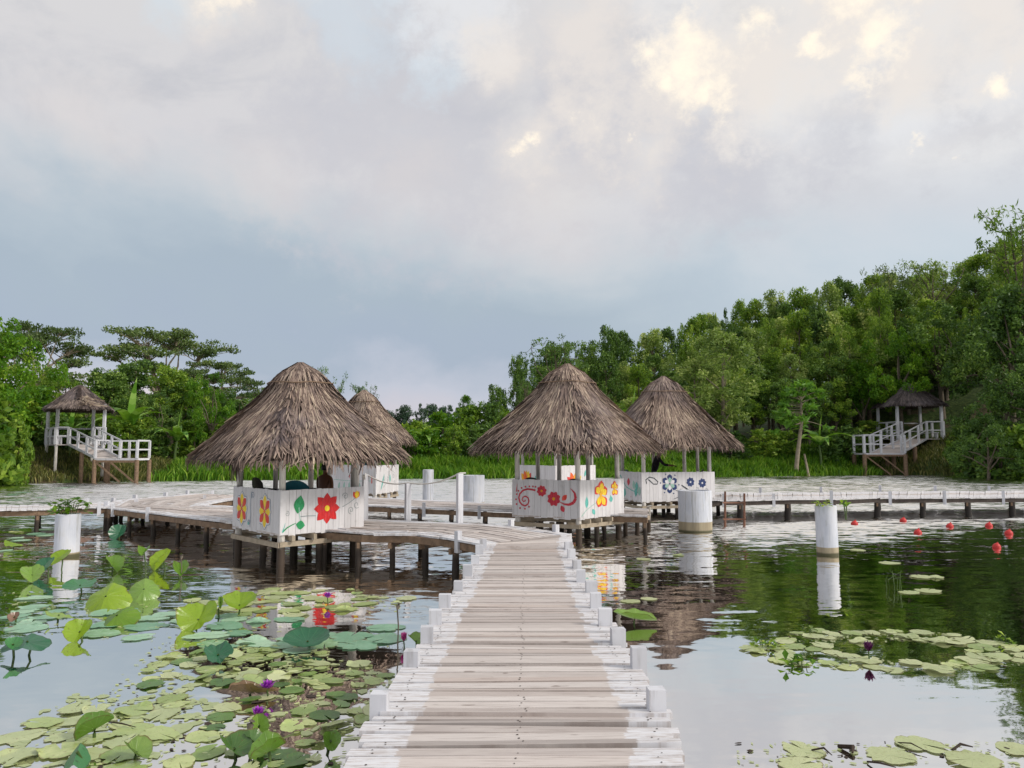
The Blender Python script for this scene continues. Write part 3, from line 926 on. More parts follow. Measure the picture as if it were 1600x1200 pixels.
# ------------------------------------------------------------------ huts
def stroke(pts, w0, w1=None):
    """list of quads (2-d) following a polyline with tapering width"""
    w1 = w0 if w1 is None else w1
    out = []
    n = len(pts)
    sides = []
    for i, p in enumerate(pts):
        a, b = pts[max(0, i - 1)], pts[min(n - 1, i + 1)]
        dx, dy = b[0] - a[0], b[1] - a[1]
        L = math.hypot(dx, dy) or 1
        w = (w0 + (w1 - w0) * i / (n - 1)) / 2
        sides.append(((p[0] - dy / L * w, p[1] + dx / L * w), (p[0] + dy / L * w, p[1] - dx / L * w)))
    for (a, b), (c, d) in zip(sides[:-1], sides[1:]):
        out.append([b, d, c, a])
    return out

def petal(cx, cy, ang, l, w, r0=0.0, tip=0.5, n=7):
    """petal outline, base at distance r0 from the centre, widest at fraction tip; pointed when tip<0.5"""
    P = []
    ca, sa = math.cos(ang), math.sin(ang)
    prof = []
    for i in range(n + 1):
        t = i / n
        k = math.sin(math.pi * t ** (math.log(0.5) / math.log(tip))) if 0 < t < 1 else 0
        prof.append((r0 + l * t, w / 2 * k))
    side = [(a, b) for a, b in prof] + [(a, -b) for a, b in reversed(prof[1:-1])]
    for a, b in side:
        P.append((cx + a * ca - b * sa, cy + a * sa + b * ca))
    return P[::-1] if False else P

def disc(cx, cy, r, n=14, ry=None):
    ry = ry or r
    return [(cx + r * math.cos(2 * math.pi * k / n), cy + ry * math.sin(2 * math.pi * k / n)) for k in range(n)]

def spiral(cx, cy, r0, r1, a0, turns, n=26):
    return [(cx + (r0 + (r1 - r0) * i / n) * math.cos(a0 + turns * 2 * math.pi * i / n),
             cy + (r0 + (r1 - r0) * i / n) * math.sin(a0 + turns * 2 * math.pi * i / n)) for i in range(n + 1)]

def flower(cx, cy, r, n, col, cen, a0=0.0, w=0.75, tip=0.6, outline=None, r0=0.0):
    out = []
    for k in range(n):
        a = a0 + 2 * math.pi * k / n
        if outline:
            out.append((outline, 0, petal(cx, cy, a, r * 1.12, r * w * 1.25, r0, tip)))
        out.append((col, 1 + k % 2, petal(cx, cy, a, r, r * w, r0, tip)))
    if cen:
        out.append((cen, 3, disc(cx, cy, r * 0.2)))
    return out

def S(col, lay, pts, w0, w1=None):
    return [(col, lay, q) for q in stroke(pts, w0, w1)]

# each artwork: list of (paint, layer, polygon) for a panel of width W and height H (metres)
def art_red_flower(W, H):
    A = []
    cx, cy, r = 0.53 * W, 0.54 * H, 0.36 * H
    for k in range(8):
        A.append(('red', 1 + k % 2, petal(cx, cy, math.pi / 2 + k * math.pi / 4, r * (1.0 + .05 * (k % 2)), r * 0.60, 0, 0.52)))
    A.append(('red', 3, disc(cx, cy, r * 0.52)))
    A.append(('yellow', 4, disc(cx, cy, r * 0.19)))
    for k in range(8):
        a = math.pi / 2 + (k + .5) * math.pi / 4
        A += S('rose', 4, [(cx + r * .25 * math.cos(a), cy + r * .25 * math.sin(a)), (cx + r * .62 * math.cos(a), cy + r * .62 * math.sin(a))], 0.012, 0.004)
    A.append(('green', 1, petal(0.185 * W, 0.46 * H, 1.38, 0.42 * H, 0.28 * H, 0, 0.48)))
    A.append(('green', 1, petal(0.17 * W, 0.22 * H, -0.15, 0.24 * H, 0.2 * H, 0, 0.5)))
    A += S('mint', 2, [(0.2 * W, 0.6 * H), (0.205 * W, 0.45 * H), (0.22 * W, 0.3 * H)], 0.016, 0.01)
    A += S('grey', 1, [(0.22 * W, 0.39 * H), (0.3 * W, 0.395 * H), (0.4 * W, 0.385 * H)], 0.012)
    A += S('green', 1, [(0.02 * W, 0.07 * H), (0.07 * W, 0.16 * H), (0.13 * W, 0.22 * H), (0.17 * W, 0.25 * H)], 0.03, 0.01)
    A += S('teal', 2, [(0.02 * W, 0.07 * H), (0.04 * W, 0.18 * H), (0.05 * W, 0.27 * H)], 0.022, 0.005)
    A += S('grey', 1, spiral(0.07 * W, 0.47 * H, 0.01, 0.05, 0, 1.3), 0.008)
    A += S('grey', 1, [(0.72 * W, 0.55 * H), (0.8 * W, 0.63 * H), (0.88 * W, 0.74 * H)], 0.012)
    A += S('grey', 1, spiral(0.755 * W, 0.80 * H, 0.012, 0.07, 0.5, 1.4), 0.01)
    A += S('grey', 1, spiral(0.83 * W, 0.46 * H, 0.012, 0.075, 2.2, 1.4), 0.01)
    A += S('grey', 1, spiral(0.90 * W, 0.58 * H, 0.02, 0.07, 5.5, 1.0), 0.01)
    for a, c in ((2.05, 'coral'), (1.57, 'amber'), (1.1, 'coral'), (1.35, 'yellow')):
        A.append((c, 2 if c != 'coral' else 1, petal(0.895 * W, 0.73 * H, a, 0.19 * H, 0.11 * H, 0, 0.5)))
    return A

def art_pinwheels(W, H):
    A = []
    for fx in (0.21, 0.70):
        cx, cy = fx * W, 0.49 * H
        for k in range(8):
            a = k * math.pi / 4 + math.pi / 2
            L = (0.375 if k % 4 == 0 else 0.30 if k % 2 == 0 else 0.355) * H
            c = 'yellow' if k % 2 == 0 else 'coral'
            o = petal(cx, cy, a, L + 0.05 * H, 0.30 * H, 0.0, 0.62)
            A.append(('slate', 0, o))
            A.append(('white', 1, petal(cx, cy, a, L + 0.035 * H, 0.265 * H, 0.0, 0.62)))
            A.append((c, 2 + k % 2, petal(cx, cy, a, L, 0.19 * H, 0.0, 0.66)))
        A.append(('orange', 4, disc(cx, cy, 0.035)))
    x0 = 0.40 * W
    A += S('slate', 1, [(x0 + 0.0, 0.08 * H), (x0 + .02, 0.35 * H), (x0, 0.6 * H), (x0 + .02, 0.92 * H)], 0.014)
    A += S('slate', 1, spiral(x0 + 0.1, 0.83 * H, 0.012, 0.075, 1.5, 1.4), 0.014)
    A += S('slate', 1, spiral(x0 - 0.06, 0.20 * H, 0.012, 0.06, 4.5, 1.4), 0.014)
    A.append(('teal', 2, disc(x0 - 0.08, 0.16 * H, 0.03)))
    return A

def art_swirl(W, H):
    A = []
    arc = [(.36, .71), (.306, .73), (.238, .74), (.17, .70), (.122, .605), (.106, .5), (.122, .384), (.156, .314), (.204, .286), (.245, .337), (.261, .419),
           (.245, .51), (.204, .547), (.167, .51), (.156, .453), (.177, .40), (.204, .42), (.204, .455)]
    A += S('rose', 1, [(p * W, q * H) for p, q in arc], 0.042, 0.026)
    for x_, y_ in ((330, 488), (300, 486), (262, 486), (218, 490), (175, 506), (140, 540), (120, 580), (112, 640), (118, 695), (157, 740), (212, 745), (257, 720)):
        A.append(('rose', 1, disc((x_ - 65) / 735 * W, (835 - y_) / 430 * H, 0.022, 9)))
    A += S('rose', 1, [(0.07 * W, 0.66 * H), (0.08 * W, 0.88 * H)], 0.03, 0.004)
    A += flower(0.452 * W, 0.70 * H, 0.155 * H, 8, 'rose', 'amber', 0.2, 0.62, 0.66)
    A += flower(0.63 * W, 0.50 * H, 0.205 * H, 8, 'rose', 'amber', 0.39, 0.6, 0.66)
    A.append(('coral', 1, petal(0.75 * W, 0.46 * H, 0.85, 0.21 * H, 0.13 * H, 0, 0.5)))
    A.append(('rose', 1, petal(0.735 * W, 0.33 * H, -1.1, 0.19 * H, 0.13 * H, 0, 0.5)))
    sw = [(0.715 * W, 0.425 * H), (0.78 * W, 0.37 * H), (0.85 * W, 0.36 * H), (0.915 * W, 0.42 * H), (0.945 * W, 0.53 * H), (0.93 * W, 0.67 * H), (0.87 * W, 0.79 * H)]
    for i in range(len(sw) - 1):
        ws = [0.012, 0.035, 0.055, 0.07, 0.065, 0.045, 0.008]
        A += S('rose', 1, [sw[i], sw[i + 1]], ws[i], ws[i + 1])
    return A

def art_hibiscus(W, H):
    A = []
    def bloom(cx, cy, s):
        for a, l in ((2.5, 0.9), (1.45, 1.05), (0.45, 0.95), (-0.85, 1.15), (-1.9, 1.0)):
            A.append(('coral', 1, petal(cx, cy, a, 0.33 * H * s * l, 0.25 * H * s, 0, 0.66)))
            A.append(('yellow', 2, petal(cx, cy, a - .12, 0.28 * H * s * l, 0.17 * H * s, 0, 0.64)))
            A.extend(S('orange', 3, [(cx, cy), (cx + .2 * H * s * math.cos(a), cy + .2 * H * s * math.sin(a))], 0.012, 0.004))
        A.append(('amber', 3, disc(cx, cy, 0.05 * H * s)))
    bloom(0.45 * W, 0.60 * H, 1.08)
    bloom(0.765 * W, 0.74 * H, 0.60)
    A.append(('teal', 1, petal(0.14 * W, 0.26 * H, 1.55, 0.32 * H, 0.14 * H, 0, 0.45)))
    A.append(('teal', 1, petal(0.68 * W, 0.57 * H, -1.45, 0.2 * H, 0.16 * H, 0, 0.6)))
    A.append(('teal', 1, petal(0.26 * W, 0.23 * H, -0.9, 0.19 * H, 0.13 * H, 0, 0.5)))
    A += S('mint', 1, [(0.03 * W, 0.06 * H), (0.12 * W, 0.2 * H), (0.24 * W, 0.31 * H), (0.34 * W, 0.38 * H)], 0.02, 0.01)
    A += S('mint', 1, [(0.03 * W, 0.06 * H), (0.05 * W, 0.02 * H + .05)], 0.02, 0.005)
    return A

def art_blue(W, H):
    A = []
    cx, cy = 0.37 * W, 0.60 * H
    for k in range(6):
        a = k * math.pi / 3 + 0.5
        A.append(('navy', 1 + k % 2, petal(cx, cy, a, 0.33 * H, 0.215 * H, 0, 0.7)))
        A.append(('mint' if k % 2 else 'white', 3, petal(cx, cy, a, 0.20 * H, 0.13 * H, 0.02, 0.6)))
        A.append(('navy', 1, disc(cx + 0.37 * H * math.cos(a + .45), cy + 0.36 * H * math.sin(a + .45), 0.022, 8)))
    A.append(('navy', 4, disc(cx, cy, 0.022)))
    for px_, py_, r_ in ((0.655, 0.65, 0.17), (0.82, 0.61, 0.17)):
        A += flower(px_ * W, py_ * H, r_ * H, 8, 'navy', 'white', 0.2, 0.6, 0.66)
    pais = [(0.06 * W, 0.62 * H), (0.05 * W, 0.75 * H), (0.1 * W, 0.84 * H), (0.16 * W, 0.8 * H), (0.21 * W, 0.68 * H), (0.2 * W, 0.6 * H), (0.15 * W, 0.6 * H), (0.11 * W, 0.7 * H), (0.08 * W, 0.76 * H)]
    A += S('black', 1, pais, 0.03)
    A += S('black', 1, [(0.53 * W, 0.55 * H), (0.6 * W, 0.42 * H), (0.68 * W, 0.28 * H)], 0.03, 0.055)
    A += S('black', 1, [(0.41 * W, 0.07 * H), (0.5 * W, 0.15 * H), (0.58 * W, 0.18 * H)], 0.006, 0.04)
    for sx, sy in ((0.52, 0.38), (0.75, 0.4), (0.88, 0.36), (0.6, 0.3)):
        A += S('grey', 1, spiral(sx * W, sy * H, 0.01, 0.06, sx * 9, 1.3), 0.01)
    A += S('black', 1, [(0.45 * W, 0.38 * H), (0.52 * W, 0.3 * H), (0.6 * W, 0.27 * H)], 0.012)
    return A

def art_vine(W, H):
    A = []
    A += S('teal', 1, [(0.02 * W, 0.8 * H), (0.1 * W, 0.84 * H), (0.2 * W, 0.65 * H), (0.35 * W, 0.45 * H), (0.6 * W, 0.35 * H), (0.9 * W, 0.3 * H)], 0.05, 0.02)
    A.append(('rose', 1, petal(0.45 * W, 0.5 * H, 1.57, 0.28 * H, 0.12 * W, 0, 0.5)))
    for k, (x_, y_, a_) in enumerate(((0.7, 0.4, 1.9), (0.8, 0.35, 1.6), (0.9, 0.2, 1.5), (0.3, 0.4, -1.9), (0.2, 0.25, -1.6), (0.75, 0.15, 1.4))):
        A.append(('teal' if k % 2 else 'mint', 1 + k % 3, petal(x_ * W, y_ * H, a_, 0.32 * H, 0.12 * W, 0, 0.5)))
    A.append(('rose', 1, disc(0.55 * W, 0.13 * H, 0.02)))
    return A

def art_faint(W, H):
    A = []
    A.append(('teal', 1, petal(0.2 * W, 0.1 * H, 1.0, 0.7 * H, 0.12 * H, 0, 0.5)))
    A.append(('teal', 1, petal(0.6 * W, 0.35 * H, 1.6, 0.32 * H, 0.16 * H, 0, 0.5)))
    for c in ((0.55, 0.7), (0.75, 0.6), (0.5, 0.5), (0.8, 0.35), (0.35, 0.5)):
        A += S('grey', 1, spiral(c[0] * W, c[1] * H, 0.03, 0.1, c[0] * 7, 1.2), 0.012)
    A += S('grey', 1, [(0.3 * W, 0.2 * H), (0.5 * W, 0.4 * H), (0.6 * W, 0.85 * H), (0.8 * W, 0.7 * H)], 0.012)
    return A

def art_pale(W, H):
    A = []
    A.append(('rose', 1, petal(0.45 * W, 0.5 * H, 1.57, 0.2 * H, 0.05 * H, 0, 0.5)))
    for k in range(6):
        A.append(('mint', 1, petal((0.2 + 0.12 * k) * W, 0.1 * H, 1.2 + 0.15 * k, 0.3 * H, 0.12 * H, 0, 0.5)))
    A += S('mint', 1, [(0.1 * W, 0.45 * H), (0.5 * W, 0.42 * H), (0.9 * W, 0.46 * H)], 0.02)
    for k in range(5):
        A.append(('coral', 1, disc(0.92 * W, (0.4 + 0.05 * k) * H, 0.035, 8)))
    return A

def art_orange(W, H):
    A = []
    for a, c in ((2.2, 'amber'), (1.57, 'amber'), (1.0, 'coral'), (1.3, 'yellow'), (1.8, 'orange')):
        A.append((c, 1 + int(a * 3) % 3, petal(0.2 * W, 0.2 * H, a, 0.6 * H, 0.26 * H, 0, 0.55)))
    A.append(('teal', 1, petal(0.45 * W, 0.2 * H, 1.5, 0.4 * H, 0.18 * H, 0, 0.5)))
    return A

def art_orange2(W, H):
    A = []
    for a, c in ((2.5, 'coral'), (2.0, 'orange'), (1.3, 'amber'), (0.7, 'yellow'), (0.2, 'coral')):
        A.append((c, 1 + int(a * 3) % 3, petal(0.45 * W, 0.2 * H, a, 0.6 * H, 0.26 * H, 0, 0.55)))
    A.append(('teal', 1, petal(0.7 * W, 0.55 * H, 1.0, 0.35 * H, 0.15 * H, 0, 0.5)))
    return A

def wall_panel(root, p0, p1, z0, H, art, label, mat=None, seed=0, outward=None):
    """boarded panel from p0 to p1 (left to right seen from outside)"""
    rs = random.Random(seed)
    a, b = Vector((p0[0], p0[1], 0)), Vector((p1[0], p1[1], 0))
    e = (b - a)
    W = e.length
    e.normalize()
    nrm = Vector((e.y, -e.x, 0))
    if outward is not None and nrm.dot(outward) < 0:
        nrm = -nrm
    mb = MB()
    x = 0.0
    th = 0.018
    while x < W - 0.01:
        w = min(rs.uniform(0.11, 0.17), W - x)
        if W - x - w < 0.05:
            w = W - x
        g = 0.003
        dn = rs.uniform(-0.0012, 0.0012)
        bz, tz = z0 + rs.uniform(-0.03, 0.012), z0 + H + rs.uniform(-0.006, 0.01)
        q0 = a + e * (x + g) + nrm * dn
        q1 = a + e * (x + w - g) + nrm * dn
        i0, i1 = q0 - nrm * th, q1 - nrm * th
        sk = rs.uniform(-0.008, 0.008)
        P = [(q0.x, q0.y, bz), (q1.x, q1.y, bz + sk), (i1.x, i1.y, bz + sk), (i0.x, i0.y, bz),
             (q0.x, q0.y, tz), (q1.x, q1.y, tz + sk * .5), (i1.x, i1.y, tz + sk * .5), (i0.x, i0.y, tz)]
        mb.hexa(P, 0, rs.random())
        x += w
    # inner rails
    for hz in (0.15, 0.85):
        c0 = a + e * 0.03 - nrm * (th + 0.02)
        c1 = b - e * 0.03 - nrm * (th + 0.02)
        mb.bar((c0.x, c0.y, z0 + H * hz), (c1.x, c1.y, z0 + H * hz), 0.035, 0.06, 0)
    # cap rail
    c0 = a - nrm * 0.01; c1 = b - nrm * 0.01
    mats = [mat or M_PANEL] + [PAINTS[k] for k in PKEYS]
    k = 0
    for col, lay, poly in (art(W, H) if art else []):
        off = 0.0030 + 0.0016 * lay + (k % 97) * 0.00001
        k += 1
        pts = []
        for (s, t) in poly:
            s = min(max(s, 0.005), W - 0.005); t = min(max(t, 0.0), H)
            q = a + e * s + nrm * off
            pts.append((q.x, q.y, z0 + t))
        mb.face(pts, 1 + PKEYS.index(col), rs.random())
    o = part(mb, 'wall_panel', mats, root)
    if label:
        o['label'] = label
    return o

def roof_thatch(root, c, ex, ey, Rc, z_eave, h, mat, seed, npow=3.8, rows=22, gap=0.021, cap=0.27, droop=0.1, ragged=1.0, curve=0.94, lift=1.0, width=(0.012, 0.032), bulge=.045):
    """ragged palm thatch: a dark under-shell carrying thousands of hanging strips"""
    rs = random.Random(seed)
    c = Vector((c[0], c[1], 0))
    ex, ey = Vector(ex).normalized(), Vector(ey).normalized()
    dents = [(rs.uniform(0, 6.28), rs.uniform(0.2, 0.9), rs.uniform(0.02, 0.06)) for _ in range(14)]
    def rho(phi):
        cc, ss = math.cos(phi), math.sin(phi)
        return Rc * 2 ** (1 / npow) * (abs(cc + ss) ** npow + abs(cc - ss) ** npow) ** (-1 / npow)
    def pt(phi, t, off=0.0):
        r = rho(phi) * (t + bulge * math.exp(-((t - .16) / .13) ** 2))
        z = z_eave + h * (1 - max(0, t) ** curve)
        if t < 0.12:
            z -= (0.12 - t) * h * 0.32
        d = ex * math.cos(phi) + ey * math.sin(phi)
        bump = sum(a * math.exp(-((((phi - p + math.pi) % (2 * math.pi)) - math.pi) / 0.3) ** 2 - ((t - q) / 0.12) ** 2) * (1 if i % 2 else -1) for i, (p, q, a) in enumerate(dents))
        nz, nr = 0.72, 0.69
        return c + d * (r + (off + bump * 0.6) * nr) + Vector((0, 0, z + (off + bump * 0.6) * nz))
    # under-shell
    sh = MB()
    nseg, nr_ = 40, 8
    for i in range(nseg):
        p0, p1 = 2 * math.pi * i / nseg, 2 * math.pi * (i + 1) / nseg
        for j in range(nr_):
            t0, t1 = j / nr_, (j + 1) / nr_
            if j == 0:
                sh.face([pt(p0, 0.001, -.03), pt(p0, t1, -.03), pt(p1, t1, -.03)])
            else:
                sh.face([pt(p0, t0, -.03), pt(p0, t1, -.03), pt(p1, t1, -.03), pt(p1, t0, -.03)])
        # underside
        apex = c + Vector((0, 0, z_eave + h * 0.8))
        sh.face([pt(p1, 1.0, -.03), pt(p0, 1.0, -.03), pt(p0, 0.95, -.12), pt(p1, 0.95, -.12)])
        sh.face([pt(p1, .95, -.12), pt(p0, .95, -.12), apex])
    shell = part(sh, 'roof', M_UNDER, root)
    mb = MB()
    def strip(phi, t0, t1, w, l0, l1, skew, r_, dr=0.0, seg=2):
        prev = None
        for i in range(seg + 1):
            k = i / seg
            t = t0 + (t1 - t0) * k
            p = pt(phi + skew * k, min(t, 1.02), l0 + (l1 - l0) * k)
            if t > 1.02:
                p = p + Vector((0, 0, -(t - 1.02) * Rc * 0.9 - dr))
            d = ex * math.cos(phi) + ey * math.sin(phi)
            tan = Vector((-d.y, d.x, 0))
            tw = tan * math.cos(tws) + Vector((0, 0, 1)) * math.sin(tws) * 0.7 + d * math.sin(tws) * 0.6
            ww = w * (1.0 if i < seg else 0.35) * 0.5
            a, b = p - tw * ww, p + tw * ww
            if prev:
                mb.face([prev[0], a, b, prev[1]], 0, r_)
            prev = (a, b)
    for k in range(rows):
        tb = (k + 1) / rows
        if tb < cap * 0.8:
            continue
        circ = 2 * math.pi * Rc * 0.9 * tb
        N = int(circ / gap)
        rowtone = rs.uniform(-0.08, 0.08)
        for i in range(N):
            phi = 2 * math.pi * (i + rs.uniform(-0.7, 0.7)) / N
            te = tb + rs.gauss(0, 0.022) * ragged
            if k == rows - 1:
                te = 1.0 + abs(rs.gauss(0.02, 0.035)) * ragged
            ln = rs.uniform(1.8, 4.6) / rows
            tws = rs.gauss(0, 0.25)
            r_ = min(1, max(0, rs.betavariate(2.2, 2.2) + rowtone))
            strip(phi, max(0.03, te - ln), te, rs.uniform(*width), rs.uniform(-.01, .012), rs.uniform(.006, .045) * lift, rs.gauss(0, 0.028) * (1 if rs.random() < .85 else 3.5), r_)
    # hips
    for q in range(4):
        for i in range(90):
            phi = q * math.pi / 2 + rs.gauss(0, 0.035)
            te = rs.uniform(0.25, 1.03)
            tws = rs.gauss(0, 0.5)
            strip(phi, te - 0.13, te, rs.uniform(.025, .05), 0.03, 0.07, rs.gauss(0, 0.07), rs.random() * 0.8)
    # fringe under the eave
    for i in range(int(2 * math.pi * Rc / (gap * 1.3))):
        phi = rs.uniform(0, 2 * math.pi)
        tws = rs.gauss(0, 0.4)
        strip(phi, 0.93, 1.02 + abs(rs.gauss(0.02, 0.03)) * ragged, rs.uniform(.02, .045), -.05, -.03, rs.gauss(0, .05), rs.random() * 0.55)
    part(mb, 'thatch', mat, shell)
    if cap > 0:
        cb = MB()
        mb = cb
        for i in range(420):
            phi = rs.uniform(0, 2 * math.pi)
            te = cap * rs.uniform(0.35, 1.1)
            tws = rs.gauss(0, 0.3)
            strip(phi, max(0.0, te - cap * 0.6), te, rs.uniform(.022, .045), 0.045, 0.06, rs.gauss(0, 0.08), rs.betavariate(2, 2.2))
        part(cb, 'roof_cap', mat, shell)
        rb = MB()
        ring = [pt(2 * math.pi * i / 28, cap * 0.93, 0.085) for i in range(29)]
        rb.tube(ring, 0.011, 5, 0)
        part(rb, 'binding_rope', M_BEAM, shell)
    return pt

def hut(label, F, Lc, Rc_, roof_R, z_eave, h, arts, seed, floor_z=ZD, panel_h=0.70, panel_mats=(None, None), plabels=(None, None), npow=3.8, mat=M_THATCH, ragged=1.0, mid_posts=(), roof_off=(0, 0), droplegs=True):
    rs = random.Random(seed)
    F, Lc, Rc_ = Vector(F), Vector(Lc), Vector(Rc_)
    C = (Lc + Rc_) / 2
    B = Lc + Rc_ - F
    root = thing('nipa_hut', (C[0], C[1], 0), label, 'hut', 'thatched huts on stilts over the pond')
    corners = [F, Rc_, B, Lc]
    # floor boards
    fl = MB()
    n = 12
    for i in range(n):
        f0, f1 = (i + 0.04) / n, (i + 0.96) / n
        a0, a1 = F.lerp(Lc, f0), F.lerp(Lc, f1)
        b0, b1 = Rc_.lerp(B, f0), Rc_.lerp(B, f1)
        dz = rs.uniform(-.003, .003)
        top = [(a0[0], a0[1], floor_z + dz), (b0[0], b0[1], floor_z + dz), (b1[0], b1[1], floor_z + dz), (a1[0], a1[1], floor_z + dz)]
        fl.hexa([(p[0], p[1], p[2] - 0.03) for p in top] + top, 0, rs.random(), [(0, 0), (0.5, 0), (0.5, .1), (0, .1)] * 2)
    part(fl, 'floor', M_DECK, root)
    # joists and rim beams
    jb = MB()
    for i in range(4):
        f = (i + 0.5) / 4
        a, b = F.lerp(Rc_, f), Lc.lerp(B, f)
        d = (a - b).normalized() * 0.06
        a = a + Vector((d[0], d[1])) if len(a) == 2 else a
        jb.bar((a[0] + d[0], a[1] + d[1], floor_z - 0.085), (b[0], b[1], floor_z - 0.085), 0.06, 0.09, 0)
    part(jb, 'joists', M_BEAMP, root)
    for a, b in ((F, Rc_), (Lc, B), (F, Lc), (Rc_, B)):
        rb = MB()
        rb.bar((a[0], a[1], floor_z - 0.19 - (0.012 if a is F and b is Lc else 0)), (b[0], b[1], floor_z - 0.19 - (0.012 if a is F and b is Lc else 0)), 0.05, 0.085, 0)
        part(rb, 'rim_beam', M_BEAMP, root)
    # posts: corner posts run from the pond bed to the eave
    ext = 0.02
    for q in corners:
        d = (C - q).normalized() * 0.13
        x, y = q[0] + d[0], q[1] + d[1]
        pb = MB()
        pb.tube([(x, y, -0.9), (x + rs.uniform(-.02, .02), y, 0.2), (x, y, floor_z), (x + rs.uniform(-.015, .015), y + rs.uniform(-.015, .015), z_eave + 0.28)],
                [0.075, 0.07, 0.062, 0.055], 10)
        part(pb, 'post', M_HUTPOST, root, True)
    for (a, b, f) in mid_posts:
        q = corners[a].lerp(corners[b], f)
        d = (C - q).normalized() * 0.06
        pb = MB()
        pb.tube([(q[0] + d[0], q[1] + d[1], -0.9), (q[0] + d[0], q[1] + d[1], z_eave + 0.3)], 0.05, 9)
        part(pb, 'post', M_HUTPOST, root, True)
    # short stilts under the middle
    for a, b, f in ((0, 1, .5), (1, 2, .5), (2, 3, .5), (3, 0, .55), (0, 2, .45)):
        q = corners[a].lerp(corners[b], f)
        d = (C - q)
        d = d.normalized() * 0.14 if d.length > .2 else Vector((0.0, 0.0))
        pb = MB()
        pb.tube([(q[0] + d[0], q[1] + d[1], -0.9), (q[0] + d[0], q[1] + d[1], floor_z - 0.14)], 0.06, 9)
        part(pb, 'stilt', M_POLE, root, True)
    # panels: front-left (Lc->F) and front-right (F->Rc)
    outL = ((Lc + F) / 2 - C); outR = ((F + Rc_) / 2 - C)
    wall_panel(root, Lc, F, floor_z - 0.03, panel_h, arts[0], plabels[0], panel_mats[0], seed + 1, Vector((outL[0], outL[1], 0)))
    e2 = (Rc_ - F).normalized() * 0.012
    wall_panel(root, F + e2, Rc_ + e2 * 3, floor_z - 0.03, panel_h, arts[1], plabels[1], panel_mats[1], seed + 2, Vector((outR[0], outR[1], 0)))
    # ring beam at the eaves
    eb = MB()
    for a, b in ((F, Rc_), (Rc_, B), (B, Lc), (Lc, F)):
        da, db = (C - a).normalized() * 0.07, (C - b).normalized() * 0.07
        eb.bar((a[0] + da[0], a[1] + da[1], z_eave + 0.2 + (0.004 if a is F or a is B else 0)), (b[0] + db[0], b[1] + db[1], z_eave + 0.2 + (0.004 if a is F or a is B else 0)), 0.05, 0.07)
    part(eb, 'eave_beam', M_HUTPOST, root)
    ex = Vector((Rc_[0] - Lc[0], Rc_[1] - Lc[1], 0))
    ey = Vector((B[0] - F[0], B[1] - F[1], 0))
    pt = roof_thatch(root, (C[0] + roof_off[0], C[1] + roof_off[1]), ex, ey, roof_R, z_eave, h, mat, seed + 5, npow=npow, ragged=ragged)
    return root, C, corners, pt

def P2(px, py, z=ZD):
    p = at(px, py, z)
    return Vector((p.x, p.y))

hutA, CA, cornA, ptA = hut('near left thatched hut with a big red flower and yellow pinwheels on its panels', P2(437, 834.5), P2(363, 821), P2(566, 823), 2.2, 1.86, 1.93,
    (art_pinwheels, art_red_flower), 21, panel_h=0.79, plabels=('white panel with two red and yellow pinwheel flowers', 'white panel with a big red flower and green leaves'),
    mid_posts=((1, 2, .12), (2, 3, .5), (1, 2, .6)), ragged=1.35)
hutB, CB, cornB, ptB = hut('middle thatched hut with red swirl flowers and orange hibiscus on its white panels', P2(906, 809), P2(800, 804), P2(974, 802), 2.27, 2.02, 2.08,
    (art_swirl, art_hibiscus), 41, panel_h=0.84, plabels=('white panel with a red swirl and red flowers', 'white panel with yellow and red hibiscus flowers'),
    mid_posts=((2, 3, .5), (1, 2, .5)))
hutD, CD, cornD, ptD = hut('right thatched hut with navy blue flowers on its white panel, behind the big white cylinder', P2(1003, 783), P2(967, 777), P2(1116, 780), 2.28, 2.14, 2.26,
    (art_vine, art_blue), 61, panel_h=0.86, plabels=('white panel with a teal vine', 'white panel with navy blue flowers'), mid_posts=((2, 3, .5), (1, 2, .5)), npow=3.2)
hutC, CC, cornC, ptC = hut('thatched hut half hidden behind the red flower hut, faint teal drawings on its panels', P2(587, 771), P2(515, 766), P2(622, 765.5), 1.98, 2.30, 2.05,
    (art_pale, art_faint), 81, panel_h=0.98, plabels=('white panel with faint mint drawings', 'white panel with teal leaf outlines'), mid_posts=((1, 2, .5),), roof_off=(-0.05, 0))
hutE, CE, cornE, ptE = hut('farthest thatched hut seen through the swirl flower hut, orange flowers on its panels', P2(868, 768), P2(812, 764), P2(930, 764), 1.7, 2.15, 1.5,
    (art_orange, art_orange2), 101, panel_h=0.95, plabels=('white panel with an amber tulip', 'white panel with an orange flower'), mid_posts=((1, 2, .5),))

# loose fronds hanging from the near hut's left corner
def hanging_fronds():
    rs = random.Random(5)
    mb = MB()
    base = Vector((cornA[3][0] + 0.05, cornA[3][1] - 0.12, 1.98))
    for i in range(70):
        p = base + Vector((rs.gauss(0, .07), rs.gauss(0, .05), rs.uniform(-.05, .2)))
        L = rs.uniform(0.3, 0.62)
        w = rs.uniform(.018, .04)
        sx = rs.gauss(0, .06)
        a = rs.uniform(0, 3.14)
        t = Vector((math.cos(a), math.sin(a), 0)) * w * .5
        q = p + Vector((sx * .4, 0, -L * .5)); s = p + Vector((sx, 0, -L))
        r_ = rs.random() * .6
        mb.face([p - t, q - t, q + t, p + t], 0, r_)
        mb.face([q - t, s - t * .3, s + t * .3, q + t], 0, r_)
    part(mb, 'loose_fronds', M_THATCH, [c for c in hutA.children if c.name.startswith('roof')][0])
hanging_fronds()

